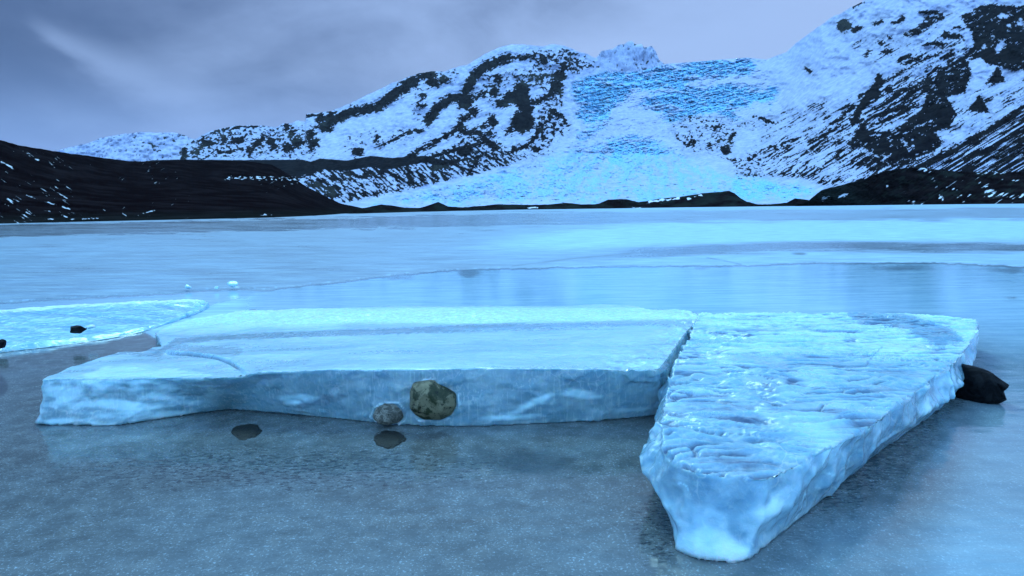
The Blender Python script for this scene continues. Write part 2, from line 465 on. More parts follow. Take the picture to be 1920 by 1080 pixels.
    area([(560, 306), (700, 300), (790, 292), (860, 268), (950, 282), (1045, 284), (900, 330), (640, 388), (560, 388)], 1.0)
    area([(850, 240), (930, 240), (960, 290), (900, 305), (840, 300)], 0.5)
    area([(990, 90), (1060, 85), (1140, 125), (1060, 145), (1060, 200), (1070, 250), (1010, 290), (1000, 230), (1030, 160), (990, 120)], .6)
    area([(900, 130), (1040, 120), (1040, 180), (960, 160), (930, 200), (900, 190)], -1.2)
    area([(640, 245), (800, 230), (830, 250), (760, 285), (640, 290)], -4.5)
    area([(343, 245), (520, 235), (600, 230), (600, 300), (343, 300)], -1.4, 8)
    area([(770, 160), (800, 160), (810, 230), (770, 225)], -3.2, 8)
    area([(820, 130), (870, 125), (850, 160), (820, 160)], -2, 6)
    area([(1370, 310), (1460, 252), (1560, 190), (1600, 180), (1600, 265), (1640, 300), (1620, 342), (1545, 352), (1500, 337), (1400, 330)], -0.4, 8)
    area([(1380, 300), (1470, 200), (1560, 180), (1600, 170), (1560, 230), (1450, 262)], -3.6, 10)
    area([(1600, 245), (1700, 110), (1800, 50), (1830, 100), (1760, 140), (1720, 200), (1640, 250)], -2.0, 8)
    area([(1600, 60), (1700, 20), (1820, 20), (1820, 60), (1700, 110), (1600, 130)], -4.2, 12)
    area([(1780, 180), (1860, 150), (2110, 120), (2110, 170), (1880, 226), (1760, 290), (1760, 240)], -3.6, 8)
    area([(1249, 212), (1290, 206), (1380, 222), (1467, 226), (1460, 246), (1385, 250), (1370, 296), (1290, 290), (1252, 250)], -2.2, 10)
    area([(1370, 315), (1440, 322), (1430, 345), (1380, 345)], -2.2, 8)
    strata = fbm(rot(X, Y, -24)[0] / 16, rot(X, Y, -24)[1] / 2.3, 0, 3, 0.6, 16)
    area([(1600, 300), (1640, 285), (1700, 298), (1755, 285), (1790, 265), (1830, 250), (1790, 292), (1740, 317), (1680, 337), (1600, 347)], 1.5, 6)
    area([(1600, 250), (1612, 215), (1640, 165), (1700, 160), (1760, 128), (1810, 98), (1750, 160), (1712, 215), (1640, 250)], 1.0, 6)
    f = np.maximum(rock + 1.2 + nz * 6.0 + ni * 5.0 + n0 * 4 + strata * 6 * (1 - ar) * (1 - apron), dens + nz * 16 + nb * 5 + n0 * 5)
    # snow pockets inside the dark faces
    for b in [(1883, 30, 15, 7, -10), (1875, 88, 8, 15, 35), (1860, 37, 3, 7, 10), (1915, 42, 7, 8), (1694, 264, 9, 4, 50), (1712, 262, 4, 3), (1671, 262, 4, 3), (1683, 244, 7, 2, -35), (1864, 14, 6, 2, -20), (1846, 87, 4, 6),
              (1890, 48, 5, 3), (1812, 82, 9, 4, -30), (1725, 250, 3, 2), (1765, 262, 5, 4), (1905, 80, 6, 3), (1790, 262, 10, 4, -20), (1780, 140, 5, 3), (1650, 292, 10, 2), (1780, 275, 8, 4, -20)]:
        f = np.minimum(f, -(d_ell(X, Y, *b) * 1.6 - 3 + ni * 16 + nr_ * 9))
    lowr = sstep(0, 20, d_poly(X, Y, P3))
    f = f - lowr * 26 * sstep(0.16, 0.42, fbm(u1 / 55, v1 / 2.6, 0, 3, 0.55, 21) + 0.25 * nb + 0.12)
    dk = d_poly(X, Y, P1)
    pk = sstep(0, 8, dk) * sstep(0.27, 0.36, fbm(u1 / 13, v1 / 4.5, 0, 3, 0.65, 22) + .35 * fbm(X / 35, Y / 25, 0, 2, .5, 23))
    f = f * (1 - pk) - 6 * pk
    # dark ridge that closes the left side, with a dashed snow line
    band = prof(X, [(110, 303), (340, 299), (460, 300), (567, 299), (583, 303), (600, 297), (650, 301), (694, 292), (735, 296), (768, 293), (800, 292), (830, 300), (860, 310), (2000, 700)])
    dkb = np.where(X < 430, 90, prof(X, [(430, 90), (500, 48), (550, 48), (572, 32), (600, 20), (660, 20), (730, 22), (800, 12), (840, 4), (2000, 0)]))
    inb = np.minimum(Y - band, band + dkb - Y)
    f = np.where(inb > -3, np.maximum(f, inb * 2 + nl * 2), f)
    sn = sstep(0.05, 0.25, fbm(X / 9, Y / 3, 0, 3, 0.6, 31)) * sstep(12, 3, np.abs(Y - 333 - (X - 430) * .03)) * sstep(395, 430, X) * sstep(600, 560, X)
    f = f - 70 * sn
    R_ = sstep(-3.0, 3.2, f)
    # lower tongue of the glacier is clean
    clean = G * sstep(225, 205, Y) + G * sstep(296, 304, Y) + G * sstep(1255, 1235, X)
    clean = np.clip(clean, 0, 1)
    debris = sstep(1.0, 4.0, dens + 4 + fbm(X / 9, Y / 2.5, 0, 3, .6, 33) * 6) * sstep(1360, 1380, X) * sstep(300, 312, Y)
    dirt = G * sstep(0.24, 0.40, fbm(X / 20, Y / 2.2, 0, 4, 0.6, 34)) * sstep(330, 350, Y) * 0.8
    R_ = R_ * (1 - clean * (1 - debris * 0.8)) 
    R_ = np.maximum(R_, dirt * sstep(640, 800, X))
    # --- blue ice
    blue = np.zeros(X.shape)
    def bl(pts, v, soft=10):
        nonlocal blue
        w = sstep(-soft * 1.6, soft * 1.6, d_poly(X, Y, pts) + ni * 12 + nb * 22)
        blue = np.maximum(blue, v * w)
    bl([(1075, 160), (1147, 134), (1250, 118), (1410, 106), (1420, 125), (1380, 140), (1290, 150), (1290, 168), (1200, 170), (1150, 200), (1130, 222), (1080, 222)], 0.95, 6)
    bl([(1205, 185), (1230, 168), (1300, 166), (1350, 162), (1440, 164), (1455, 172), (1440, 196), (1380, 200), (1380, 225), (1300, 215), (1270, 232), (1235, 244), (1230, 236), (1275, 205), (1210, 200)], 0.95, 6)
    bl([(1085, 250), (1145, 228), (1130, 245), (1090, 262)], 0.5, 5)
    bl([(900, 330), (1060, 285), (1150, 262), (1220, 262), (1270, 290), (1340, 310), (1375, 330), (1540, 352), (1530, 380), (1400, 384), (1000, 384), (700, 384), (800, 356)], 0.62, 10)
    bl([(1370, 330), (1430, 335), (1500, 342), (1540, 352), (1500, 372), (1400, 380), (1360, 360)], 0.9, 8)
    bl([(1140, 262), (1220, 258), (1260, 290), (1160, 310), (1110, 310)], 0.85, 8)
    flow = fbm(rot(X, Y, -12)[0] / 30, rot(X, Y, -12)[1] / 3.2, 0, 4, 0.6, 41)
    wa = fbm(X / 14, Y / 10, 0, 3, .5, 43)
    c1, id1 = worley(X / 15 + wa * 1.8, Y / 6 + wa * 2.4, 1); c2, id2 = worley(X / 6.5 + wa * 2, Y / 3.2 - wa * 2, 2)
    fa = np.arctan2(X - 1225, (Y - 150)); fr_ = np.hypot(X - 1225, Y - 150)
    fan = fbm(fa * 11 + wa * .6, fr_ / 55, 0, 4, .6, 44)
    arcs = ridged(X / 38 + wa, Y / 6.5 + wa * 1.3 + .9 * np.sin(X / 60), 0, 3, .55, 45)
    cre = 0.6 * sstep(.22, .0, c1) + 0.3 * sstep(.3, 0, c2) + .65 * id1 + .25 * id2
    bt = sstep(-0.15, 0.35, np.where(Y > 280, fan * 1.2 + flow * .4, ni * .5 + flow * .4 + (arcs - .45) * .9) + (blue - 0.55) * 0.5 + (cre - .55) * .75)
    blueA = np.clip(blue * (0.15 + 1.0 * bt), 0, 1) * G
    dust = sstep(-11, 0, f) * sstep(-.35, .35, strata * (1 - ar) + nr_ * ar + .4 * n0) * (1 - clean)
    # --- relief
    med = fbm(X / 60, Y / 45, 0, 4, 0.5, 51)
    rel = med * 0.045 + fbm(X / 20, Y / 15, 0, 3, 0.5, 52) * 0.013 * (1 - 0.7 * G)
    rel = rel + (nr_ * ar + nl * (1 - ar) * apron) * 0.0022 - sstep(-3, 5, f) * 0.004 * (1 - G)
    rel = rel + R_ * ni * 0.003
    gcr = G * (0.25 + blue)
    rel = rel + gcr * cre * np.where(Y > 290, 0.006, 0.010) - gcr * np.where(Y > 285, fan, flow) * 0.016 + gcr * np.where(Y > 285, .2, 1) * (arcs - .5) * .012
    D = D * (1 + rel * sstep(0, 0.12, 1 - t[:, None] + 0.02))
    V = at_dist(X, Y, D)
    # back slope behind the skyline
    nb_ = 14
    k = np.arange(nb_, 0, -1)[:, None] / nb_
    top = V[0]
    dirx = top[:, 0] / np.hypot(top[:, 0], top[:, 1]); diry = top[:, 1] / np.hypot(top[:, 0], top[:, 1])
    back = np.zeros((nb_, len(xs), 3))
    dd = 900 * k ** 1.3
    back[..., 0] = top[:, 0] + dirx * dd; back[..., 1] = top[:, 1] + diry * dd
    back[..., 2] = top[:, 2] * (1 - k ** 1.2 * 1.05) - 2
    VV = np.concatenate([back, V], 0)
    ext = lambda a: np.concatenate([np.repeat(a[:1], nb_, 0), a], 0)
    A = {'dust': ext(dust), 'rock': ext(R_), 'blue': ext(blueA), 'tint': ext((inb < -4) * np.clip(sstep(0.1, 0.5, nb + .3 * ni) * (1 - ar) + ar * .0 + np.maximum(0, d_ell(X, Y, 1582, 50, 22, 20)) * .1, 0, 1))}
    faces = grid_faces(VV.shape[0], VV.shape[1])[:, ::-1]
    fx = ext(X).ravel()[faces].mean(1); fy = ext(Y).ravel()[faces].mean(1)
    g = d_poly(fx, fy, GLAC) > 0
    right = (~g) & (fx > 1250)
    left = (~g) & (fx <= 1250)
    Vf = VV.reshape(-1, 3)
    for nm, mk, lb, cat in (('glacier', g, 'blue white icefall spilling down between the mountains to the lake', 'glacier'),
                       ('mountain', left, 'long snowy mountain ridge with dark rock bands left of the glacier', 'mountain'),
                       ('mountain', right, 'steep snow streaked mountain with black cliffs right of the glacier', 'mountain')):
        v, fc, at = subset(Vf, faces, A, mk)
        make_mesh(nm, v, fc, M_TER, at, kind='structure', label=lb, cat=cat)

unified()

def ridge_layer(name, sky, x0, x1, dtop, dbot, maskf, mat, amp=0.02, rough=1.0, dx=1.6, nr=150, drop=2.0, back=300, label=None, cat=None, ymin=None, shore=None, seed=0):
    xs = np.arange(x0, x1, dx)
    S = prof(xs, sky) + fbm(xs / 12, seed * 1.7, 0, 4, 0.6, seed) * rough
    t = np.linspace(0, 1, nr)
    X = np.repeat(xs[None], nr, 0)
    if shore is not None:
        yb = prof(xs, shore); B = yb + drop
    else:
        B = yh(xs) + drop
    S = np.minimum(S, B - 1.0)
    Y = S[None] + (B - S)[None] * t[:, None]
    if shore is not None:
        P = on_plane(xs, yb, 0.0); dbv = np.hypot(P[:, 0], P[:, 1])
    else:
        dbv = prof(xs, dbot)
    D = dbv + (prof(xs, dtop) - dbv) * (1 - t[:, None]) ** 1.1
    at, rel = maskf(X, Y)
    D = D * (1 + rel + amp * fbm(X / 40, Y / 22, 0, 5, 0.55, seed + 5) * sstep(1.0, 0.85, t[:, None]))
    if shore is not None:                       # below the shoreline keep the foot just under the ice
        D = np.where(Y > yb[None], np.maximum(D, dbv * .985), D)
    V = at_dist(X, Y, D)
    nb_ = 10
    k = np.arange(nb_, 0, -1)[:, None] / nb_
    top = V[0]; rr = np.hypot(top[:, 0], top[:, 1])
    bk = np.zeros((nb_, len(xs), 3))
    bk[..., 0] = top[:, 0] + top[:, 0] / rr * back * k; bk[..., 1] = top[:, 1] + top[:, 1] / rr * back * k
    bk[..., 2] = top[:, 2] * (1 - k ** 1.5) - k * 1.5
    VV = np.concatenate([bk, V], 0)
    at = {kk: np.concatenate([np.repeat(a[:1], nb_, 0), a], 0) for kk, a in at.items()}
    return make_mesh(name, VV.reshape(-1, 3), grid_faces(VV.shape[0], VV.shape[1])[:, ::-1], mat, at, kind='structure', label=label, cat=cat)

# far peaks --------------------------------------------------------------
def m_far(X, Y):
    ni = fbm(X / 8, Y / 5, 0, 4, 0.6, 61); nb = fbm(X / 30, Y / 14, 0, 3, 0.5, 62)
    r = sstep(0.08, 0.34, ni + nb * 0.5 - 0.06)
    return {'rock': r * 0.75, 'blue': X * 0, 'tint': X * 0 + .6}, ni * 0.01
ridge_layer('mountain', [(60, 296), (110, 281), (130, 276), (160, 270), (187, 259), (233, 251), (262, 248), (287, 249), (333, 249), (350, 256), (365, 262), (420, 285)],
            60, 430, [(0, 5200)], [(0, 4200)], m_far, M_TER, rough=2.5, nr=90, label='far low snowy peaks on the horizon left of the long ridge', cat='mountain', seed=61, dx=1.3)
ridge_layer('mountain', [(1080, 130), (1110, 112), (1121, 104), (1128, 96), (1140, 93), (1150, 91), (1158, 84), (1170, 83), (1176, 79), (1184, 76), (1192, 83), (1203, 82), (1208, 89), (1222, 87), (1230, 97), (1236, 112), (1250, 124), (1290, 136), (1320, 150)],
            1080, 1320, [(0, 4600)], [(0, 3900)], m_far, M_TER, rough=2.5, nr=90, label='small pale peak rising behind the upper edge of the glacier', cat='mountain', seed=63, dx=1.3)

# dark shore hills -------------------------------------------------------
SHORE = [(-400, 432), (0, 420), (130, 417), (320, 413), (500, 409), (640, 404), (700, 400), (850, 396), (960, 393.5), (1150, 391), (1300, 388.6), (1500, 386.4), (1700, 384), (1920, 382), (2300, 376)]
def m_left(X, Y):
    u, v = rot(X, Y, 33)
    st = fbm(u / 26, v / 2.6, 0, 3, 0.55, 71); pat = fbm(X / 60, Y / 40, 0, 2, 0.5, 72)
    s1 = sstep(0.26, 0.44, st + 0.5 * pat * 0.6 - 0.04) * sstep(215, 110, X) * sstep(268, 282, Y - (X * .12))
    s2 = sstep(0.30, 0.42, fbm(rot(X, Y, -35)[0] / 15, rot(X, Y, -35)[1] / 3, 0, 3, .5, 73)) * sstep(180, 230, X) * 0.75 * sstep(0.0, .3, pat + .1)
    ln = 0
    for p in [[(2, 303), (20, 313), (37, 327)], [(37, 279), (55, 292), (72, 300)], [(92, 303), (112, 325)], [(50, 366), (80, 377), (105, 384)], [(112, 402), (133, 411)], [(135, 411), (190, 409)], [(10, 383), (20, 386)],
              [(45, 395), (60, 403)], [(85, 410), (102, 411)], [(110, 386), (130, 392)], [(0, 406), (14, 411)], [(70, 391), (100, 398)], [(195, 393), (210, 395)], [(150, 296), (170, 308)], [(260, 403), (290, 394)],
              [(230, 400), (237, 405)], [(325, 409), (352, 409)], [(490, 404), (500, 402), (512, 404)]]:
        ln = np.maximum(ln, sstep(2.4, 0.2, d_line(X, Y, p) + st * 3 + 1.2 * fbm(X / 6, Y / 3, 0, 2, .5, 74)) * .75 * sstep(-.25, .15, fbm(X / 10, Y / 6, 0, 3, .6, 75)))
    dash = sstep(5, 1, np.abs(Y - 333 - (X - 430) * .02 + st * 6)) * sstep(0.0, .2, fbm(X / 8, Y / 3, 0, 3, .6, 76)) * sstep(405, 430, X)
    dash = np.maximum(dash, .7 * sstep(.22, .42, fbm(X / 7, Y / 3.5, 0, 3, .6, 77)) * sstep(0, 12, d_poly(X, Y, [(440, 335), (560, 330), (610, 365), (520, 362), (480, 350)])))
    ln = np.maximum(ln, dash)
    s = np.clip(np.maximum(np.maximum(s1 * .62, s2 * 0.6), ln * .8), 0, 1)
    return {'snow': s, 'tint': sstep(395, 420, Y - (-X * .02)) * .3 + X * 0}, st * 0.004
ridge_layer('hill', [(-400, 200), (-150, 235), (0, 262), (33, 272), (100, 283), (140, 289), (200, 297), (233, 301), (257, 303), (300, 302), (340, 300), (400, 301), (460, 302), (510, 309), (540, 326), (573, 349), (610, 368), (640, 382), (690, 392), (760, 397)],
            -400, 762, [(-400, 300), (0, 380), (400, 520), (760, 620)], None, m_left, M_MOR, rough=1.6, nr=170, shore=SHORE, label='black moraine hill with thin snow streaks on the left lake shore', cat='hill', seed=7)

def m_low(X, Y):
    n = fbm(X / 9, Y / 4, 0, 3, 0.6, 81)
    s = 0
    for b in [(1245, 375, 22, 3.5, -8), (1292, 372, 6, 3, -20), (1200, 389, 10, 1.5), (1265, 372, 8, 3), (1220, 378, 8, 2), (1312, 366, 9, 2, -20), (1000, 390, 8, 1.5)]:
        s = np.maximum(s, sstep(-1, 1.5, d_ell(X, Y, *b) - 1 + n * 7))
    return {'snow': np.clip(s + 0 * X, 0, 1), 'tint': 0.7 * sstep(-.3, .4, fbm(X / 30, Y / 10, 0, 3, .5, 82)) + 0 * X}, n * 0.006
ridge_layer('hill', [(640, 396), (687, 389), (700, 386), (717, 383), (733, 385), (760, 389), (787, 390), (803, 385), (822, 378.5), (840, 387), (867, 389), (900, 386), (933, 383), (1000, 384), (1033, 383), (1060, 380), (1090, 383), (1117, 383),
    (1125, 381), (1140, 374), (1173, 373), (1197, 379), (1212, 377), (1227, 374), (1253, 371), (1283, 368), (1320, 362), (1367, 358), (1377, 362), (1388, 371), (1400, 378), (1420, 383), (1445, 383), (1475, 380), (1490, 372), (1510, 374), (1530, 378), (1560, 384)],
    640, 1562, [(600, 330), (850, 560), (1000, 640), (1350, 620), (1562, 420)], None, m_low, M_MOR, rough=1.0, nr=60, shore=SHORE, label='low dark moraine bank along the foot of the glacier', cat='hill', seed=8, back=120, drop=1.2)

def m_right(X, Y):
    u, v = rot(X, Y, -33)
    st = fbm(u / 24, v / 3.4, 0, 3, 0.55, 91); pat = fbm(X / 50, Y / 20, 0, 2, 0.5, 92)
    s = sstep(0.25, 0.5, st + pat * .6) * .6 * sstep(1660, 1720, X)
    for b in [(1883, 321, 14, 3, -25), (1790, 354, 12, 2.5, 10), (1848, 352, 8, 2.5, -20), (1765, 371, 5, 3, 50), (1858, 367, 12, 3, -15), (1580, 367, 12, 4, -20), (1664, 348, 4, 2, -50), (1700, 357, 6, 2, -40), (1735, 318, 4, 5), (1710, 377, 6, 2), (1545, 372, 8, 3, -20), (1900, 338, 10, 1.5), (1815, 366, 8, 1.5, -15)]:
        s = np.maximum(s, sstep(-1, 1.6, d_ell(X, Y, *b) - 1 + st * 7 + 5 * fbm(X / 7, Y / 3, 0, 3, .6, 94)) * .7)
    t = sstep(0.0, 0.45, st * .8 + fbm(X / 25, Y / 12, 0, 3, .5, 93)) * sstep(1480, 1640, X) * .6 + sstep(1640, 1560, X) * .7
    return {'snow': np.clip(s, 0, 1), 'tint': np.clip(t, 0, 1)}, st * 0.006
ridge_layer('hill', [(1480, 390), (1515, 377), (1530, 364), (1541, 356), (1585, 345), (1622, 335), (1640, 328), (1659, 321), (1696, 315), (1733, 315), (1789, 321), (1844, 323), (1918, 322), (2020, 318), (2300, 305)],
    1480, 2300, [(1480, 420), (1900, 520), (2300, 520)], None, m_right, M_MOR, rough=1.6, nr=110, shore=SHORE, label='dark rubble foothill below the black cliffs at the right shore', cat='hill', seed=9, back=200)

# ------------------------------------------------------------------- lake
EDGE = [(-2000, 640), (-200, 580), (0, 567), (120, 560), (240, 553), (330, 549), (430, 541), (500, 543), (560, 536), (640, 528), (720, 518), (800, 510), (850, 506), (950, 503), (1100, 500.5), (1250, 499), (1300, 498), (1380, 497.5), (1420, 496), (1480, 494), (1520, 492), (1600, 493),
        (1700, 492), (1800, 494), (1850, 497), (1920, 500), (2200, 506), (4000, 520)]
def lake():
    xs = np.concatenate([np.linspace(-3000, -80, 60, endpoint=False), np.arange(-80, 2000, 2.2), np.linspace(2000, 5000, 60)])
    r = np.concatenate([[0.3, .45, .7], np.arange(1.0, 60, 0.8), np.arange(60, 230, 1.0), np.arange(230, 760, 1.6), [800, 900, 1100, 1500, 3000]])
    X = np.repeat(xs[None], len(r), 0)
    Y = yh(xs)[None] + r[:, None]
    P = on_plane(X, Y, 0.0)
    wx, wy = P[..., 0], P[..., 1]
    E = prof(X, EDGE)
    w = fbm(X / 30, Y / 30, 0, 4, 0.6, 101)
    dpx = E - Y + w * 3.2
    frost = sstep(-0.6, 0.8, dpx)
    st = fbm(X / 120, Y / 3.5, 0, 4, 0.6, 102)
    # far plain tone: smooth darker sheets near the far shore, a bright rime field right of centre
    smooth = sstep(4, 0, np.abs(Y - prof(X, [(0, 434), (600, 420), (960, 411), (1300, 405), (1920, 400)])) - 9 + st * 9) * 0.32
    smooth = np.maximum(smooth, sstep(0.1, .6, st) * .5 * sstep(470, 430, Y))
    hz = sstep(24, 6, np.abs(Y - prof(X, [(700, 480), (1000, 455), (1250, 438), (1920, 430)]) + st * 10)) * sstep(800, 1200, X)
    tl = sstep(14, 4, np.abs(Y - prof(X, [(900, 497), (1200, 474), (1500, 462), (1920, 466)])) + st * 6) * sstep(1000, 1300, X) * .55
    fro = frost * np.clip(0.50 + .30 * sstep(700, 1300, X) - smooth + hz * 0.5 - tl + st * .25, 0.05, 1)
    # smooth blue ice between the frosted plain and the slabs
    bright = (1 - frost) * np.clip(sstep(700, 560, Y) * 0.85 - sstep(460, 330, X) * sstep(585, 620, Y) * 0.85, 0, 1)
    bright = bright + (1 - frost) * sstep(1750, 1900, X + (Y - 700) * .25) * sstep(560, 640, Y) * 0.25
    bright = bright + (1 - frost) * sstep(900, 1040, Y) * sstep(1330, 1640, X) * .12  # sky reflection at the near right, painted as paler ice
    fro = np.maximum(fro, sstep(2.0, .5, np.abs(dpx - 1.5)) * frost * .9 * sstep(-.1, .35, fbm(X / 14, Y / 10, 0, 3, .6, 106)))
    wedge = sstep(-3, 5, d_poly(X, Y, [(268, 622), (340, 592), (395, 572), (505, 543), (560, 550), (520, 585), (420, 600), (330, 650), (300, 640)]) + w * 3)
    fro = np.maximum(fro, wedge * 0.9 * sstep(520, 400, X + (Y - 560) * .3))
    dark = np.zeros_like(X)
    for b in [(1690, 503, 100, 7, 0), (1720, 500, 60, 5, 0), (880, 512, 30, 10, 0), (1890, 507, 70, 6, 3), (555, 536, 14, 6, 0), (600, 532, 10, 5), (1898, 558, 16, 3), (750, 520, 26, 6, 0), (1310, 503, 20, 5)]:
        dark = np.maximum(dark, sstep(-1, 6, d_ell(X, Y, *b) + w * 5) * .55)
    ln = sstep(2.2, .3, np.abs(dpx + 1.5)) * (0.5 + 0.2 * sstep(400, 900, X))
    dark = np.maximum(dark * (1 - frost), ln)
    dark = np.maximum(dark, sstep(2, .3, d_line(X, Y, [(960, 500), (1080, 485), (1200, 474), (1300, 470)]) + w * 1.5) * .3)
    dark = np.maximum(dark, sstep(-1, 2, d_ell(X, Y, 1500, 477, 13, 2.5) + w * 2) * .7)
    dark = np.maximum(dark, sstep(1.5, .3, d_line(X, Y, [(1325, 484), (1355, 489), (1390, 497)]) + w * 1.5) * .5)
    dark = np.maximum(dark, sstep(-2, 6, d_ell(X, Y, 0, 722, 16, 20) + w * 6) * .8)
    # sunken boulder seen through the clear ice, then gravel and painted slab reflections
    sunk = sstep(-4, 22, d_ell(X, Y, 990, 866, 120, 32, 5) + w * 8)
    dark = np.maximum(dark, sunk * .75)
    gravel_refl = np.maximum(sstep(-20, 30, d_ell(X, Y, 1640, 850, 230, 60, -42) + w * 30), 0.8 * sstep(-20, 20, d_ell(X, Y, 1235, 985, 50, 70) + w * 20))  # gravel at right; left spot paints the thick block's dark reflection
    gravel_refl = np.maximum(gravel_refl, 0.85 * sstep(-20, 30, d_ell(X, Y, 560, 880, 480, 44, 0) + w * 25))  # dark reflection of the long slab, painted into the ice
    fade = sstep(1200, 500, Y)
    z = frost * 0.012 * sstep(0, 1.2, dpx) + frost * 0.006 * fbm(wx * .6, wy * .6, 0, 4, 0.5, 104) * np.clip(wy / 10, 0, 1.5)
    near = np.clip(1 - np.hypot(wx, wy) / 25, 0, 1)
    z = z + (1 - frost) * 0.003 * fbm(wx * 2.5, wy * 5, 0, 3, 0.5, 105) * near - (1 - frost) * .002
    P[..., 2] = z
    at = {'frost': fro, 'bright': np.clip(bright, 0, 1), 'dark': np.clip(dark, 0, 1), 'gravel_refl': gravel_refl}
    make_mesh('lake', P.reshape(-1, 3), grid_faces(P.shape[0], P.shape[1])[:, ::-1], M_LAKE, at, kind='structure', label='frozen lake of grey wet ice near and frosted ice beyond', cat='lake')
lake()

# -------------------------------------------------------------- ice slabs
def catmull(P, n):
    P = np.asarray(P, float); N = len(P)
    t = np.linspace(0, N, n, endpoint=False); i = t.astype(int); f = (t - i)[:, None, None] if P.ndim == 3 else (t - i)[:, None]
    p0, p1, p2, p3 = P[(i - 1) % N], P[i % N], P[(i + 1) % N], P[(i + 2) % N]
    cr = 0.5 * (2 * p1 + (p2 - p0) * f + (2 * p0 - 5 * p1 + 4 * p2 - p3) * f**2 + (3 * p1 - p0 - 3 * p2 + p3) * f**3)
    lin = p1 + (p2 - p1) * f
    return cr * 0.5 + lin * 0.5

def solid_from_stations(st, n=220, inner=None, voxel=0.01, lv=6):
    """st: per station list of 3-D points from top to bottom; returns remeshed vertices and faces"""
    S = catmull(np.array(st), n)                    # n x levels x 3
    L = S.shape[1]
    cols = []
    for k in range(L - 1):
        for j in range(lv):
            cols.append(S[:, k] + (S[:, k + 1] - S[:, k]) * j / lv)
    cols.append(S[:, -1]); cols = np.stack(cols, 1)
    K = cols.shape[1]
    bm = bmesh.new()
    vs = [[bm.verts.new(cols[i, k]) for k in range(K)] for i in range(n)]
    for i in range(n):
        j = (i + 1) % n
        for k in range(K - 1):
            bm.faces.new((vs[i][k], vs[j][k], vs[j][k + 1], vs[i][k + 1]))
    bm.faces.new([vs[i][0] for i in range(n)][::-1])
    bm.faces.new([vs[i][K - 1] for i in range(n)])
    bmesh.ops.triangulate(bm, faces=[f for f in bm.faces if len(f.verts) > 4])
    bmesh.ops.recalc_face_normals(bm, faces=bm.faces)
    me = bpy.data.meshes.new('tmp'); bm.to_mesh(me); bm.free()
    o = bpy.data.objects.new('tmp', me); COL.objects.link(o)
    md = o.modifiers.new('r', 'REMESH'); md.mode = 'VOXEL'; md.voxel_size = voxel
    sm = o.modifiers.new('s', 'SMOOTH'); sm.factor = 0.5; sm.iterations = 3
    dg = bpy.context.evaluated_depsgraph_get()
    ev = o.evaluated_get(dg); m2 = ev.to_mesh()
    V = np.empty(len(m2.vertices) * 3); m2.vertices.foreach_get('co', V); V = V.reshape(-1, 3)
    Nn = np.empty(len(m2.vertices) * 3); m2.vertices.foreach_get('normal', Nn); Nn = Nn.reshape(-1, 3)
    nf = len(m2.polygons)
    lt = np.empty(nf, int); m2.polygons.foreach_get('loop_total', lt)
    li = np.empty(len(m2.loops), int); m2.loops.foreach_get('vertex_index', li)
    assert (lt == 4).all()
    Fc = li.reshape(-1, 4)
    ev.to_mesh_clear(); bpy.data.objects.remove(o); bpy.data.meshes.remove(me)
    return V, Nn, Fc

def project(V):
    d = V - np.array([0, 0, H])
    z = d @ _f
    return 960 + (d @ CR) / z * F, 540 - (d @ CU) / z * F

def idw(x, y, pts, p=3):
    w = 0; s = 0
    for (a, b, c) in pts:
        k = 1 / ((x - a) ** 2 + (y - b) ** 2 + 0.004) ** (p / 2)
        w = w + k; s = s + k * c
    return s / w

def st3(levels):
    return [on_plane(x, y, z).tolist() for (x, y, z) in levels]

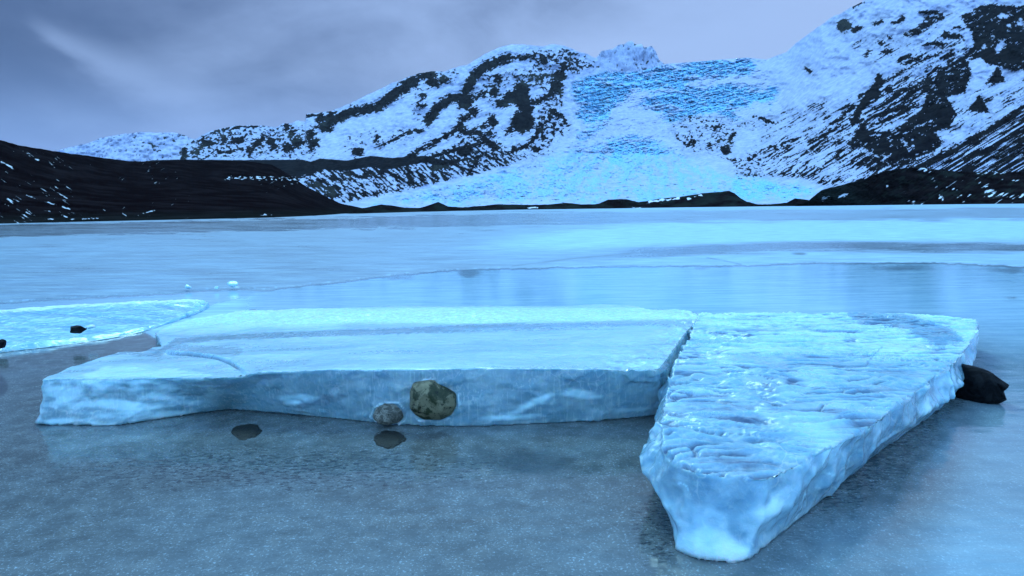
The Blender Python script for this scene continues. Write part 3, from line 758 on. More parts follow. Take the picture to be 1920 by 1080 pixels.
def slab_main():
    T = [  # top(px,py,z)   waist   foot(px,py)
        [(78, 712, .27), (74, 755, .13), (74, 793, 0)],
        [(112, 709, .27), (118, 757, .12), (130, 797, 0)],
        [(200, 710, .27), (212, 757, .12), (220, 797, 0)],
        [(330, 708, .28), (335, 745, .13), (338, 780, 0)],
        [(440, 706, .29), (440, 740, .14), (430, 768, 0)],
        [(500, 696, .32), (505, 736, .16), (520, 775, 0)],
        [(640, 693, .33), (640, 742, .16), (640, 786, 0)],
        [(760, 693, .34), (752, 750, .16), (740, 796, 0)],
        [(900, 689, .34), (890, 750, .16), (880, 800, 0)],
        [(1060, 691, .34), (1060, 745, .16), (1060, 792, 0)],
        [(1180, 691, .34), (1182, 742, .16), (1180, 784, 0)],
        [(1232, 690, .34), (1240, 735, .16), (1245, 775, 0)],
        [(1256, 662, .33), (1262, 712, .16), (1266, 745, 0)],
        [(1284, 622, .31), (1290, 665, .15), (1292, 695, 0)],
        [(1312, 586, .30), (1315, 625, .15), (1316, 655, 0)],
        [(1200, 577, .20), (1200, 590, .10), (1200, 606, 0)],
        [(1000, 574, .18), (1000, 586, .09), (1000, 600, 0)],
        [(800, 575, .17), (800, 586, .08), (800, 598, 0)],
        [(600, 578, .15), (600, 588, .07), (600, 598, 0)],
        [(470, 584, .12), (470, 591, .06), (470, 598, 0)],
        [(390, 592, .08), (390, 598, .04), (390, 603, 0)],
        [(330, 606, .06), (332, 610, .03), (334, 614, 0)],
        [(290, 625, .04), (294, 628, .02), (296, 631, 0)],
        [(300, 650, .16), (310, 664, .08), (318, 676, 0)],
        [(270, 658, .21), (280, 682, .10), (285, 700, 0)],
        [(225, 660, .22), (230, 688, .11), (232, 708, 0)],
        [(170, 676, .23), (172, 706, .11), (172, 730, 0)],
        [(110, 698, .25), (104, 732, .12), (100, 760, 0)],
    ]
    V, N, Fc = solid_from_stations([st3(r) for r in T], n=420, voxel=0.0105)
    ctrl = [tuple(on_plane(*r[0])) for r in T]
    for a in [(450, 650, .26), (600, 640, .26), (800, 640, .275), (1000, 640, .28), (1150, 640, .29), (400, 622, .14), (600, 605, .19), (900, 605, .21), (1150, 605, .24), (700, 665, .31), (1000, 668, .32), (480, 672, .30), (250, 690, .26), (350, 690, .27), (360, 645, .24)]:
        ctrl.append(tuple(on_plane(*a)))
    zt = idw(V[:, 0], V[:, 1], ctrl)
    up = sstep(0.55, 0.85, N[:, 2])
    V[:, 2] = V[:, 2] * (1 - up) + zt * up
    px, py = project(V)
    x, y, z = V.T
    d = np.zeros(len(V))
    # crack between the low left lobe and the main sheet
    cr = [(292, 657), (318, 660), (350, 661), (400, 667), (432, 677), (462, 698)]
    dc = d_line(px, py, cr)
    lobe = d_poly(px, py, [(40, 730), (110, 690), (200, 660), (292, 657), (318, 660), (350, 661), (400, 667), (432, 677), (462, 698), (470, 712), (300, 730), (100, 740)])
    V[:, 2] -= up * (0.014 * sstep(0, 3, lobe) * sstep(60, 10, dc) + 0.05 * sstep(2.6, .4, dc) * sstep(300, 320, px) * sstep(462, 430, px))
    # top relief
    gran = fbm(x * 16, y * 22, 0, 4, 0.65, 111)
    dy = fbm(x * .9, y * 5, 0, 3, .5, 112)
    V[:, 2] += up * (0.006 * dy)
    rimeband = sstep(8, -4, np.abs(py - prof(px, [(380, 597), (600, 593), (900, 592), (1300, 592)])) - 11 + 6 * dy)
    V[:, 2] += up * gran * 0.012 * (0.25 + rimeband)
    # ragged right border
    rg = sstep(60, 10, d_line(px, py, [(1170, 690), (1240, 690), (1262, 655), (1310, 590)]))
    V[:, 2] += up * rg * (-0.018 + 0.03 * fbm(x * 11, y * 9, 0, 3, .6, 113))
    side = 1 - sstep(0.3, 0.7, np.abs(N[:, 2]))
    disp = side * (0.032 * fbm(x * 3.5, z * 5, y * 3, 4, 0.55, 114) + 0.010 * fbm(x * 14, z * 12, y * 14, 3, .6, 115))
    # hollows and swirls low on the front
    disp += side * 0.02 * sstep(0.1, .5, fbm(x * 4, z * 9, 2.0, 3, .5, 116)) 
    w3 = worley3(x * 6, y * 6, z * 8, 3)
    disp += side * 0.022 * (w3 ** 2 - .3)
    disp += side * rg * 0.03 * fbm(x * 14, y * 14, z * 14, 3, .6, 117)
    # lip of ice round each stone in the front face
    br = np.abs(d_poly(px, py, [(766, 735), (773, 720), (808, 710), (859, 736), (861, 759), (853, 780), (826, 791), (787, 787), (766, 769)]) + gran * 3); br2 = np.abs(d_poly(px, py, [(694, 782), (702, 764), (722, 754), (748, 756), (764, 772), (762, 788), (740, 797), (710, 795)]) + gran * 3)
    rim = np.maximum(sstep(2.8, .6, br) * sstep(-.2, .25, fbm(x * 9, z * 9, 4.0, 2, .5, 120)), .8 * sstep(2.6, .6, br2)) * side * sstep(-.45, .1, gran)
    disp += rim * 0.008
    V += N * disp[:, None]
    V[:, 2] = np.maximum(V[:, 2], -0.01)
    # attributes
    frost = up * np.clip(0.66 + 0.25 * dy + 0.75 * rimeband + 0.35 * sstep(660, 620, px) * sstep(640, 600, py) , 0, 1)
    lob_rim = sstep(0, 6, d_poly(px, py, [(150, 700), (200, 683), (330, 684), (440, 704), (300, 712), (160, 712)]) + gran * 8)
    frost = np.maximum(frost, up * lob_rim)
    purp = up * sstep(7, 2, np.abs(py - prof(px, [(300, 660), (330, 640), (420, 632), (700, 622), (900, 614), (1300, 602)])) + gran * 6 - 1) * .6
    purp = np.maximum(purp, up * sstep(0, 4, d_poly(px, py, [(300, 650), (330, 642), (460, 652), (450, 668), (400, 666), (310, 660)]) + gran * 5) * .35)
    frost = frost * (1 - .6 * purp)
    edge = np.clip(rim * 0.75 + sstep(0.45, .6, N[:, 2]) * sstep(.95, .8, N[:, 2]) * sstep(-.2, .3, gran) * .7 + sstep(.03, .004, z) * side * .3 * sstep(-.1, .3, gran), 0, 1)
    sw = fbm(x * 5, z * 14, 1.3, 4, .55, 118)
    cloud = side * (.06 + sstep(520, 380, px) * sstep(-0.1, .45, sw + .15) * .6)
    for b in [(990, 760, 50, 9, -25), (1090, 740, 42, 10, 8), (1190, 768, 45, 6, -8), (960, 782, 60, 5, 0), (230, 760, 100, 12, 3), (560, 745, 40, 10)]:
        cloud = np.maximum(cloud, side * sstep(-3, 6, d_ell(px, py, *b) + sw * 8) * .8)
    stain_shade = np.maximum(purp * .45, side * sstep(-2, 4, d_ell(px, py, 600, 752, 55, 9, -12) + gran * 10) * .45)
    stain_shade = np.maximum(stain_shade, sstep(2.4, .6, dc) * up * sstep(305, 330, px) * sstep(462, 440, px) * .95)
    stain_shade = np.maximum(stain_shade, up * rg * sstep(.1, .35, fbm(x * 7, y * 12, 0, 3, .6, 119)) * .5)
    return make_mesh('ice_slab', V, Fc, M_ICE_A, {'frost': frost, 'edge': edge, 'cloud': np.clip(cloud, 0, 1), 'stain_shade': stain_shade},
              label='long flat clear ice slab with two stones frozen into its front face', cat='ice slab')
slab_main()

def slab_right():
    T = [
        [(1311, 590, .30), (1309, 620, .17), (1311, 655, 0)],
        [(1290, 640, .30), (1276, 680, .18), (1288, 710, 0)],
        [(1264, 690, .30), (1246, 722, .18), (1262, 770, 0)],
        [(1252, 740, .30), (1230, 778, .17), (1255, 830, 0)],
        [(1240, 800, .30), (1211, 838, .18), (1250, 905, 0)],
        [(1243, 842, .29), (1199, 870, .18), (1255, 955, 0)],
        [(1275, 872, .28), (1218, 908, .16), (1266, 990, 0)],
        [(1320, 886, .28), (1268, 980, .09), (1272, 1026, 0)],
        [(1380, 893, .28), (1340, 1000, .09), (1318, 1045, 0)],
        [(1440, 893, .28), (1430, 985, .11), (1392, 1050, 0)],
        [(1500, 868, .28), (1506, 925, .13), (1462, 1005, 0)],
        [(1570, 836, .29), (1588, 880, .13), (1540, 940, 0)],
        [(1645, 788, .29), (1668, 825, .14), (1632, 860, 0)],
        [(1738, 716, .29), (1755, 760, .14), (1712, 803, 0)],
        [(1798, 670, .29), (1816, 706, .14), (1778, 748, 0)],
        [(1834, 616, .29), (1832, 650, .17), (1805, 705, 0)],
        [(1822, 596, .28), (1822, 625, .14), (1815, 655, 0)],
        [(1700, 590, .28), (1700, 612, .14), (1700, 640, 0)],
        [(1560, 588, .28), (1560, 612, .14), (1560, 640, 0)],
        [(1430, 588, .28), (1430, 612, .14), (1430, 640, 0)],
        [(1345, 590, .29), (1343, 615, .14), (1342, 645, 0)],
    ]
    V, N, Fc = solid_from_stations([st3(r) for r in T], n=420, voxel=0.0092)
    px, py = project(V)
    x, y, z = V.T
    up = sstep(0.5, 0.85, N[:, 2])
    side = 1 - sstep(0.35, 0.75, np.abs(N[:, 2]))
    # scalloped melt ripples across the top: long in x, short in y
    wv = fbm(x * 1.3, y * 1.3, 0, 2, .5, 121)
    a, b = rot(x, y, -6)
    rip = ridged(a * 1.7 + wv * .8, b * 9.5 + wv * 2.2, 0, 3, .5, 122)
    rip2 = ridged(a * 3.6 + wv, b * 20 + wv * 3, 0, 3, .5, 123)
    ripa = 0.6 + 0.8 * sstep(-.3, .4, fbm(x * 1.1, y * 1.6, 0, 2, .5, 124))
    V[:, 2] += up * (0.034 * (rip - .4) * ripa + 0.014 * (rip2 - .4) + 0.03 * wv)
    fl = np.minimum(np.abs(fbm(a * 1.1 + wv, b * 8.5 + wv * 2.2, 0, 2, .45, 133)), 1.25 * np.abs(fbm(a * 1.7 - wv, b * 12 + wv * 3, 0, 2, .45, 138))); fl2 = fbm(a * 2.5, b * 4, 0, 2, .5, 134)
    crease = sstep(.11, .02, fl) * sstep(-.2, .15, fl2) * up
    crest = sstep(.30, .14, fl) * sstep(.10, .16, fl) * sstep(-.2, .15, fl2) * up
    V[:, 2] -= crease * .016; V[:, 2] += crest * .006
    # concentric hollows near the front
    cx, cy = on_plane(1440, 725, .29)[:2]
    rr = np.hypot((x - cx) / 1.5, y - cy)
    V[:, 2] += up * 0.008 * np.sin(rr * 65 + wv * 6) * np.exp(-(rr / .28) ** 2)
    lip = sstep(0.35, .6, N[:, 2]) * sstep(.97, .85, N[:, 2])
    disp = lip * 0.035 * fbm(x * 13, y * 13, z * 9, 3, .55, 125)
    disp += side * (0.03 * fbm(x * 4, y * 4, z * 6, 3, .5, 126) + 0.006 * fbm(x * 14, y * 14, z * 20, 3, .6, 127))
    wq = fbm(x * 3, y * 3, z * 3, 2, .5, 139) * .8
    w3 = worley3(x * 5 + wq, y * 5 - wq, z * 6.5 + wq, 1); w4 = worley3(x * 13 + wq, y * 13, z * 13 - wq, 2)
    disp += side * (0.055 * (w3 ** 2 - .3) * sstep(-.3, .2, fbm(x * 2, y * 2, z * 2, 2, .5, 140))) + np.maximum(lip, side * .35) * .018 * (w4 ** 2 - .3)
    front = sstep(-0.2, -0.7, N[:, 1]) * side
    disp += front * 0.05 * fbm(x * 2.2, z * 3, y * 2, 3, .5, 129)
    V += N * disp[:, None]
    V[:, 2] = np.maximum(V[:, 2], -0.01)
    gran = fbm(x * 20, y * 24, z * 20, 3, .65, 130)
    frost = up * np.clip(.35 + .5 * fbm(x * 1.5, y * 3, 0, 3, .5, 131) + .5 * sstep(720, 600, py), 0, 1)
    band = sstep(-4, 6, d_poly(px, py, [(1580, 583), (1680, 588), (1780, 610), (1810, 640), (1760, 650), (1700, 620), (1600, 602)]) + gran * 8) * up
    frost *= 1 - .7 * band
    # ripple shading painted dark blue in troughs and creases, with clear-ice patches
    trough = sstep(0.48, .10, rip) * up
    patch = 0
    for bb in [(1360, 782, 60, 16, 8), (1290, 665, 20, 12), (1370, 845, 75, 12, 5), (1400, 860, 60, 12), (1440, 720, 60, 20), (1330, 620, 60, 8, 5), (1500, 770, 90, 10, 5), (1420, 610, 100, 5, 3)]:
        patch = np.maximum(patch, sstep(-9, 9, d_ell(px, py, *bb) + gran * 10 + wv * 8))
    stain_shade = np.clip(trough * (.20 + .50 * patch) + patch * .24 * up + band * .22 + crease * .75, 0, 1)
    edge = np.clip(lip * sstep(-.1, .4, gran) * .7 + sstep(.03, .004, z) * side * .4 + crest * .35, 0, 1)
    cl = fbm(x * 3.2, y * 3.2, z * 4.5, 4, .55, 132)
    cloud = np.clip(side * sstep(-.32, .38, cl) * .95 + up * sstep(.0, .4, wv + cl * .5) * .6, 0, 1)
    seam = sstep(.05, .0, np.abs(fbm(x * 4 + 9, y * 4, z * 5, 3, .55, 135))) * side * sstep(-.1, .2, fbm(x * 3, y * 3, z * 3, 2, .5, 136))
    cloud = np.maximum(cloud, seam); cloud = cloud * (1 - .6 * side * sstep(.12, .35, fbm(x * 6, y * 6, z * 7, 3, .5, 137)))
    # the right flank's lower part is clearer ice
    clr = sstep(0.3, .7, N[:, 0]) * side * sstep(.20, .05, z) * sstep(-.2, .2, cl)
    cloud *= 1 - .7 * clr
    # hairline crack
    cr = sstep(1.6, .4, d_line(px, py, [(1620, 684), (1638, 668), (1655, 655)])) * up
    stain_shade = np.maximum(stain_shade, cr * .6)
    return make_mesh('ice_slab', V, Fc, M_ICE_B, {'frost': frost, 'edge': edge, 'cloud': cloud, 'stain_shade': stain_shade},
              label='thick milky ice block with rippled top pointing toward the viewer, leaning on black rock', cat='ice slab')
slab_right()

def slab_back():
    T = [
        [(-130, 668, .05), (-130, 680, .02), (-130, 690, 0)],
        [(0, 650, .05), (0, 656, .025), (0, 662, 0)],
        [(120, 636, .045), (120, 642, .02), (120, 648, 0)],
        [(200, 626, .04), (200, 631, .02), (200, 636, 0)],
        [(270, 614, .03), (270, 618, .015), (270, 622, 0)],
        [(330, 597, .03), (330, 600, .015), (330, 603, 0)],
        [(375, 581, .03), (376, 583, .015), (377, 586, 0)],
        [(392, 567, .05), (393, 571, .02), (394, 575, 0)],
        [(360, 560, .12), (362, 570, .05), (363, 580, 0)],
        [(260, 564, .17), (262, 578, .08), (263, 590, 0)],
        [(150, 570, .20), (152, 584, .1), (152, 600, 0)],
        [(0, 579, .24), (0, 596, .12), (0, 612, 0)],
        [(-130, 590, .26), (-130, 606, .12), (-130, 625, 0)],
        [(-180, 630, .14), (-180, 642, .07), (-180, 655, 0)],
    ]
    V, N, Fc = solid_from_stations([st3(r) for r in T], n=260, voxel=0.014)
    px, py = project(V)
    x, y, z = V.T
    up = sstep(.4, .8, N[:, 2])
    n = fbm(x * 2, y * 3, 0, 4, .6, 141); g = fbm(x * 14, y * 18, z * 10, 3, .6, 142)
    V[:, 2] += up * (0.022 * n + .008 * g)
    V[:, 2] = np.maximum(V[:, 2], -.01)
    top = sstep(7, 1, np.abs(py - prof(px, [(0, 581), (150, 571), (260, 565), (360, 561)])) + g * 3)
    return make_mesh('ice_slab', V, Fc, M_ICE_C, {'frost': np.clip(up * (.12 + .4 * n) + top * .8, 0, 1), 'edge': top * .7, 'cloud': up * sstep(0.0, .5, n + g * .5) * .5,
              'stain_shade': sstep(.38, .6, g + .25 * n) * .4}, label='low tilted blue ice slab at the left edge carrying two dark stones', cat='ice slab')
slab_back()

# ----------------------------------------------------------------- stones
def rock(name, centre, dims, mat, label, cat, seed, outline=None, sub=5, rough=.12, facet=.25, rotz=0, group=None, smooth=True):
    bm = bmesh.new()
    bmesh.ops.create_icosphere(bm, subdivisions=sub, radius=1)
    P = np.array([v.co[:] for v in bm.verts])
    rs = np.random.RandomState(seed)
    # planar chops give the facets of broken rock
    for _ in range(11):
        n = rs.normal(size=3); n /= np.linalg.norm(n)
        dd = P @ n; lim = 1 - facet * rs.uniform(.5, 1.3)
        P -= np.outer(np.maximum(dd - lim, 0), n)
    P *= (1 + rough * fbm(P[:, 0] * 1.6, P[:, 1] * 1.6, P[:, 2] * 1.6, 5, .55, seed))[:, None]
    if outline is not None:                       # silhouette in the x-z plane, half-axis units
        an = np.arctan2(P[:, 2], P[:, 0]); rad = np.hypot(P[:, 0], P[:, 2])
        oa = np.array([math.atan2(b, a) for a, b in outline]); orr = np.array([math.hypot(a, b) for a, b in outline])
        i = np.argsort(oa); oa, orr = oa[i], orr[i]
        want = np.interp(an, np.concatenate([oa - 2 * math.pi, oa, oa + 2 * math.pi]), np.tile(orr, 3))
        mx = np.sqrt(np.clip(1 - P[:, 1] ** 2, .02, 1)) ** .45
        k = want * mx / np.maximum(rad, .15)
        k = np.where(rad < .3, want * mx / .3 * 0 + k[rad >= .3].mean(), k)
        P[:, 0] *= k; P[:, 2] *= k
        for _ in range(10):                       # fresh breaks across the face
            n = rs.normal(size=3); n[1] = -abs(n[1]) - .5; n /= np.linalg.norm(n)
            dd = P @ n; lim = dd.max() * rs.uniform(.74, .93)
            P -= np.outer(np.maximum(dd - lim, 0), n) * .92
        P += (P / (np.linalg.norm(P, axis=1)[:, None] + 1e-6)) * (.05 * fbm(P[:, 0] * 5, P[:, 1] * 5, P[:, 2] * 5, 3, .6, seed + 9))[:, None]
    c, s = math.cos(rotz), math.sin(rotz)
    P = P * np.array(dims) / 2
    P = np.stack([P[:, 0] * c - P[:, 1] * s, P[:, 0] * s + P[:, 1] * c, P[:, 2]], 1)
    for v, p in zip(bm.verts, P): v.co = p
    me = bpy.data.meshes.new(name); bm.to_mesh(me); bm.free()
    me.polygons.foreach_set('use_smooth', np.full(len(me.polygons), smooth)); me.materials.append(mat)
    o = bpy.data.objects.new(name, me); COL.objects.link(o); o.location = centre
    tag(o, label, cat, group)
    return o

def px_size(p, w): return w * (np.linalg.norm(np.array(p) - np.array([0, 0, H]))) / F

def broken_rock(name, outline, foot, lift, depth, mat, label, cat, seed, bulge=.5):
    """angular stone: outline in photo pixels set upright at the distance of its foot, with broken facets front and back"""
    rs = np.random.RandomState(seed)
    c = on_plane(foot[0], foot[1], 0.0) + np.array([0, lift, 0]); dist = np.hypot(c[0], c[1])
    O = np.array(outline, float); pc = O.mean(0)
    rings = []
    for sc, dy, jit in ((.55, depth, .05), (.88, depth * .7, .04), (1.0, depth * .25, 0), (.97, 0, .015), (.86, -depth * .16 * bulge, .03), (.5, -depth * .36 * bulge, .07)):
        q = pc + (O - pc) * sc * (1 + rs.uniform(-jit, jit, (len(O), 1)))
        W = at_dist(q[:, 0], q[:, 1], dist)
        W[:, 1] += dy + rs.uniform(-.012, .012, len(O)) * (sc < .95)
        rings.append(W)
    bm = bmesh.new(); vs = [[bm.verts.new(p) for p in r] for r in rings]; n = len(O)
    for i in range(len(vs) - 1):
        for j in range(n):
            bm.faces.new((vs[i][j], vs[i][(j + 1) % n], vs[i + 1][(j + 1) % n], vs[i + 1][j]))
    bm.faces.new(vs[0]); bm.faces.new(vs[-1])
    bmesh.ops.recalc_face_normals(bm, faces=bm.faces)
    bmesh.ops.triangulate(bm, faces=bm.faces)
    bmesh.ops.subdivide_edges(bm, edges=bm.edges, cuts=5, use_grid_fill=True)
    bmesh.ops.smooth_vert(bm, verts=bm.verts, factor=.5, use_axis_x=True, use_axis_y=True, use_axis_z=True)
    P = np.array([v.co[:] for v in bm.verts]); C0 = P.mean(0); D0 = P - C0; sz = np.linalg.norm(D0, axis=1).max()
    k = .05 * fbm(P[:, 0] * 2.2 / sz, P[:, 1] * 2.2 / sz, P[:, 2] * 2.2 / sz, 5, .62, seed)
    P = C0 + D0 * (1 + k)[:, None]
    for v, p in zip(bm.verts, P - C0): v.co = p
    me = bpy.data.meshes.new(name); bm.to_mesh(me); bm.free()
    me.polygons.foreach_set('use_smooth', np.full(len(me.polygons), True)); me.materials.append(mat)
    o = bpy.data.objects.new(name, me); COL.objects.link(o); o.location = C0
    tag(o, label, cat)
    return o
broken_rock('boulder', [(767, 735), (773, 721), (790, 716), (808, 712), (835, 724), (858, 737), (860, 758), (853, 778), (828, 789), (795, 787), (776, 779), (767, 766)], (813, 796), -.02, .22, M_STONE,
            'large mossy brown boulder frozen into the front of the long slab', 'boulder', 3, 1.0)
broken_rock('stone', [(697, 782), (703, 768), (720, 758), (742, 758), (757, 766), (762, 780), (752, 792), (730, 797), (708, 793)], (730, 798), .0, .13, M_STONE2,
            'small grey speckled stone frozen beside the mossy boulder', 'stone', 5, 1.0)
broken_rock('rock', [(1785, 742), (1790, 702), (1812, 688), (1832, 689), (1858, 696), (1872, 706), (1890, 718), (1880, 731), (1886, 750), (1868, 762), (1840, 764), (1805, 762)], (1840, 752), .02, .28, M_BLACK,
            'black angular rock poking out beyond the right end of the thick block', 'rock', 11, .9)
# stones on the back-left slab
def on_slab(px, py, z, w, h, d, mat, label, seed):
    p = on_plane(px, py, z); s = px_size(p, 1)
    rock('stone', p + np.array([0, 0, h * s * .25]), (w * s, d, h * s), mat, label, 'stone', seed, rough=.25, facet=.3, sub=4)
on_slab(145, 622, .13, 28, 15, .13, M_BLACK, 'small dark stone resting on the low tilted blue slab', 21)
on_slab(0, 649, .07, 18, 14, .1, M_BLACK, 'small dark stone cut by the left edge of the picture', 22)
# stones in the near ice
def flat_stone(px, py, w, h, rz, mat, label, seed, hz=.016, zc=-.004):
    p = on_plane(px, py, 0); s = px_size(p, 1)
    a = on_plane(px, py - h / 2, 0); b = on_plane(px, py + h / 2, 0)
    rock('stone', p + np.array([0, 0, zc]), (w * s, np.linalg.norm(a - b), hz), mat, label, 'stone', seed, rough=.4, facet=.05, rotz=rz, sub=5)
flat_stone(462, 808, 46, 30, R(28), M_SUNK, 'flat dark stone sunk in the wet ice before the long slab', 31)
flat_stone(730, 822, 56, 32, R(18), M_SUNK, 'dark flat stone in the wet ice just below the speckled stone', 32)

# ice crumbs
M_CRUMB = mat_ice('crumb_ice', (.55, .72, .80), (.8, .92, .95), vstreak=False)
def crumb(px, py, z, w, h, label, seed, mat=M_CRUMB):
    p = on_plane(px, py, z); s = px_size(p, 1)
    o = rock('ice_chunk', p + np.array([0, 0, h * s * .35]), (w * s, w * s * .8, h * s), mat, label, 'ice chunk', seed, rough=.3, facet=.4, sub=3)
    n = len(o.data.vertices)
    for k, v in (('frost', .8), ('edge', .3), ('cloud', .5), ('stain_shade', 0)):
        at = o.data.attributes.new(k, 'FLOAT', 'POINT'); at.data.foreach_set('value', np.full(n, v, dtype=np.float32))
crumb(436, 538, .045, 22, 13, 'largest white ice chunk lying on the frosted plain left of centre', 41)
crumb(352, 541, .045, 14, 8, 'white ice chunk on the frosted plain, left of the largest chunk', 42)
crumb(406, 541, .045, 8, 6, 'tiny white ice chunk just left of the largest chunk on the plain', 43)
crumb(370, 578, .03, 11, 13, 'upright ice shard at the right tip of the tilted blue slab', 44)
crumb(380, 574, .03, 9, 12, 'second upright ice shard nearest the long slab at the slab tip', 45)
crumb(354, 590, .03, 14, 8, 'ice crumb lying below the upright shards at the slab tip', 46)
crumb(339, 779, .0, 11, 9, 'white ice crumb at the foot of the long slab, left part', 47)
crumb(168, 616, .14, 20, 8, 'pale ice crumb beside the small dark stone on the tilted slab', 48)

# -------------------------------------------------------------------- air
bm = bmesh.new(); bmesh.ops.create_cube(bm, size=1)
hm = bpy.data.meshes.new('haze'); bm.to_mesh(hm); bm.free()
hz_o = bpy.data.objects.new('haze', hm); COL.objects.link(hz_o)
hz_o.scale = (16000, 9000, 1204); hz_o.location = (0, 3500, 562); tag(hz_o, 'pale cold air filling the valley', 'haze', None, 'stuff')
M_AIR = bpy.data.materials.new('haze'); M_AIR.use_nodes = True
for n in list(M_AIR.node_tree.nodes):
    if n.type != 'OUTPUT_MATERIAL': M_AIR.node_tree.nodes.remove(n)
pv = M_AIR.node_tree.nodes.new('ShaderNodeVolumePrincipled')
pv.inputs['Color'].default_value = (.80, .88, .95, 1); pv.inputs['Density'].default_value = 1.8e-5
M_AIR.node_tree.links.new(pv.outputs[0], M_AIR.node_tree.nodes['Material Output'].inputs['Volume'])
hm.materials.append(M_AIR)

# ------------------------------------------------------------ world + sun
SUN_EL, SUN_AZ = R(53), R(-14)          # behind the slabs, slightly left
w = bpy.data.worlds.new('World'); scn.world = w; w.use_nodes = True
nt = w.node_tree; N_ = nt.nodes; LK = nt.links
for n in list(N_): N_.remove(n)
out = N_.new('ShaderNodeOutputWorld')
def mth(op, a, b=0.0, clamp=False):
    n = N_.new('ShaderNodeMath'); n.operation = op; n.use_clamp = clamp
    for i, v in enumerate((a, b)):
        if isinstance(v, bpy.types.NodeSocket): LK.new(v, n.inputs[i])
        else: n.inputs[i].default_value = v
    return n.outputs[0]
def mr(v, a, b, lo=0.0, hi=1.0):
    n = N_.new('ShaderNodeMapRange'); n.interpolation_type = 'SMOOTHSTEP'; LK.new(v, n.inputs['Value'])
    for k, q in zip(('From Min', 'From Max', 'To Min', 'To Max'), (a, b, lo, hi)): n.inputs[k].default_value = q
    return n.outputs[0]
def mixc(f, a, b):
    n = N_.new('ShaderNodeMix'); n.data_type = 'RGBA'
    for i, v in ((0, f), (6, a), (7, b)):
        if isinstance(v, bpy.types.NodeSocket): LK.new(v, n.inputs[i])
        else: n.inputs[i].default_value = (*v, 1) if isinstance(v, tuple) else v
    return n.outputs[2]
tc = N_.new('ShaderNodeTexCoord').outputs['Generated']
nrm = N_.new('ShaderNodeVectorMath'); nrm.operation = 'NORMALIZE'; LK.new(tc, nrm.inputs[0])
sep = N_.new('ShaderNodeSeparateXYZ'); LK.new(nrm.outputs[0], sep.inputs[0])
dx_, dy_, dz_ = sep.outputs
mp = N_.new('ShaderNodeMapping'); LK.new(nrm.outputs[0], mp.inputs[0]); mp.inputs['Scale'].default_value = (1.0, 1.0, 2.2); mp.inputs['Rotation'].default_value = (0, R(28), 0)
nz = N_.new('ShaderNodeTexNoise'); LK.new(mp.outputs[0], nz.inputs['Vector']); nz.inputs['Scale'].default_value = 2.6; nz.inputs['Detail'].default_value = 6; nz.inputs['Roughness'].default_value = .5; nz.inputs['Distortion'].default_value = .5
nz = nz.outputs['Fac']
mp2 = N_.new('ShaderNodeMapping'); LK.new(nrm.outputs[0], mp2.inputs[0]); mp2.inputs['Scale'].default_value = (1.0, 1.0, 1.9); mp2.inputs['Rotation'].default_value = (0, R(34), 0)
nzb = N_.new('ShaderNodeTexNoise'); LK.new(mp2.outputs[0], nzb.inputs['Vector']); nzb.inputs['Scale'].default_value = 9; nzb.inputs['Detail'].default_value = 7; nzb.inputs['Roughness'].default_value = .6
nz = mth('ADD', nz, mth('MULTIPLY', mth('SUBTRACT', nzb.outputs['Fac'], .5), .28))
# 0 = heavy cloud upper left, 1 = thin bright cloud towards the right
lr = mth('ADD', mth('ADD', dx_, mth('MULTIPLY', mth('SUBTRACT', nz, .5), 1.15)), mth('MULTIPLY', mth('SUBTRACT', .30, dz_), 1.1))
k = mr(lr, -0.62, 0.36)
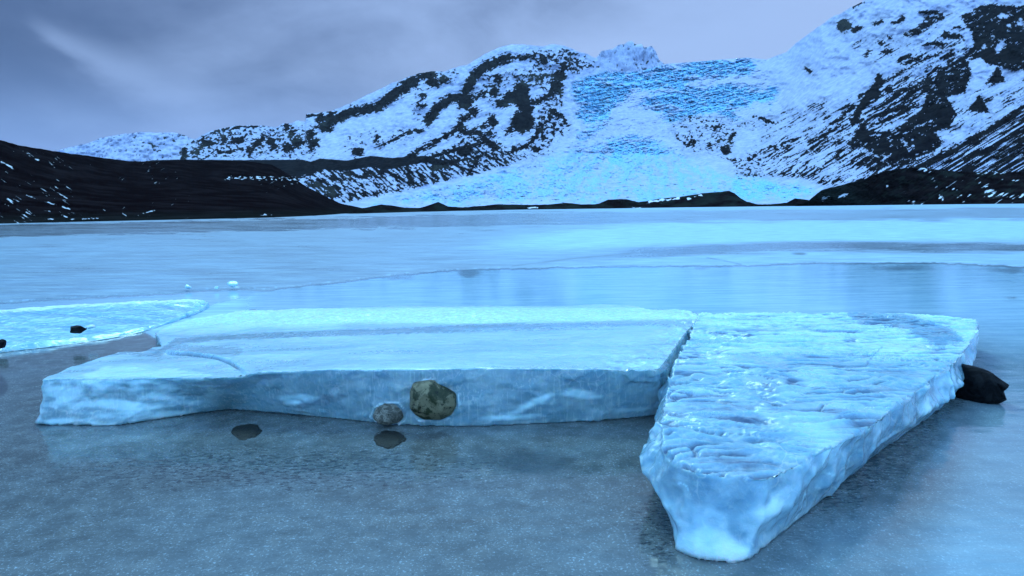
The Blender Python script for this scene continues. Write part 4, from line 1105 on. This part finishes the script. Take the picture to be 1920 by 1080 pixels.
# a pale break in the cloud, upper left
dyp = mth('MAXIMUM', dy_, 0.05)
cu = mth('DIVIDE', dx_, dyp); cv = mth('DIVIDE', dz_, dyp)
cn = mth('ADD', mth('ADD', mth('MULTIPLY', cu, .513), mth('MULTIPLY', cv, .859)), mth('ADD', .122, mth('MULTIPLY', mth('SUBTRACT', nz, .5), .10)))
cs = mth('SUBTRACT', mth('MULTIPLY', cu, .859), mth('MULTIPLY', cv, .513))
wid = mr(cs, -0.78, -0.40, .020, .11)
brk = mth('MULTIPLY', mr(mth('DIVIDE', mth('ABSOLUTE', cn), wid), 1.0, 0.0), mth('MULTIPLY', mr(cs, -0.80, -0.72), mr(cs, -0.35, -0.62)))
k = mth('ADD', k, mth('MULTIPLY', brk, .35), True)
sky_c = mixc(k, (.060, .105, .235), (.295, .43, .73))
low = mr(dz_, 0.22, 0.02)
sky_c = mixc(mth('MULTIPLY', low, .8), sky_c, (.205, .345, .72))
back = mr(dy_, 0.35, -0.3)
zen = mr(dz_, 0.33, 0.55)
sky_c = mixc(zen, sky_c, (.27, .60, 1.15))
sky_c = mixc(back, sky_c, (.44, .98, 1.80))
sky = N_.new('ShaderNodeTexSky'); sky.sky_type = 'NISHITA'; sky.sun_disc = False
sky.sun_elevation = SUN_EL; sky.sun_rotation = SUN_AZ; sky.air_density = 1.0; sky.dust_density = 2.0; sky.ozone_density = 3.0
bg1 = N_.new('ShaderNodeBackground'); LK.new(sky.outputs[0], bg1.inputs[0]); bg1.inputs[1].default_value = 0.05
bg2 = N_.new('ShaderNodeBackground'); LK.new(sky_c, bg2.inputs[0]); bg2.inputs[1].default_value = 1.0
mxs = N_.new('ShaderNodeMixShader'); mxs.inputs[0].default_value = 0.97      # cloud deck covers 97 % of the clear sky
LK.new(bg1.outputs[0], mxs.inputs[1]); LK.new(bg2.outputs[0], mxs.inputs[2]); LK.new(mxs.outputs[0], out.inputs[0])

sl = bpy.data.lights.new('sun', 'SUN'); sl.energy = 1.5; sl.angle = R(20); sl.color = (.46, .86, 1.0)
so = bpy.data.objects.new('sun', sl); COL.objects.link(so)
dirv = Vector((math.sin(SUN_AZ) * math.cos(SUN_EL), math.cos(SUN_AZ) * math.cos(SUN_EL), math.sin(SUN_EL)))
so.rotation_euler = dirv.to_track_quat('Z', 'Y').to_euler()

scn.view_settings.view_transform = 'Standard'; scn.view_settings.look = 'None'
scn.view_settings.exposure = 0.32; scn.view_settings.gamma = 1.0
scn.cycles.use_denoising = True
scn.cycles.max_bounces = 8
scn.cycles.caustics_refractive = False; scn.cycles.caustics_reflective = False
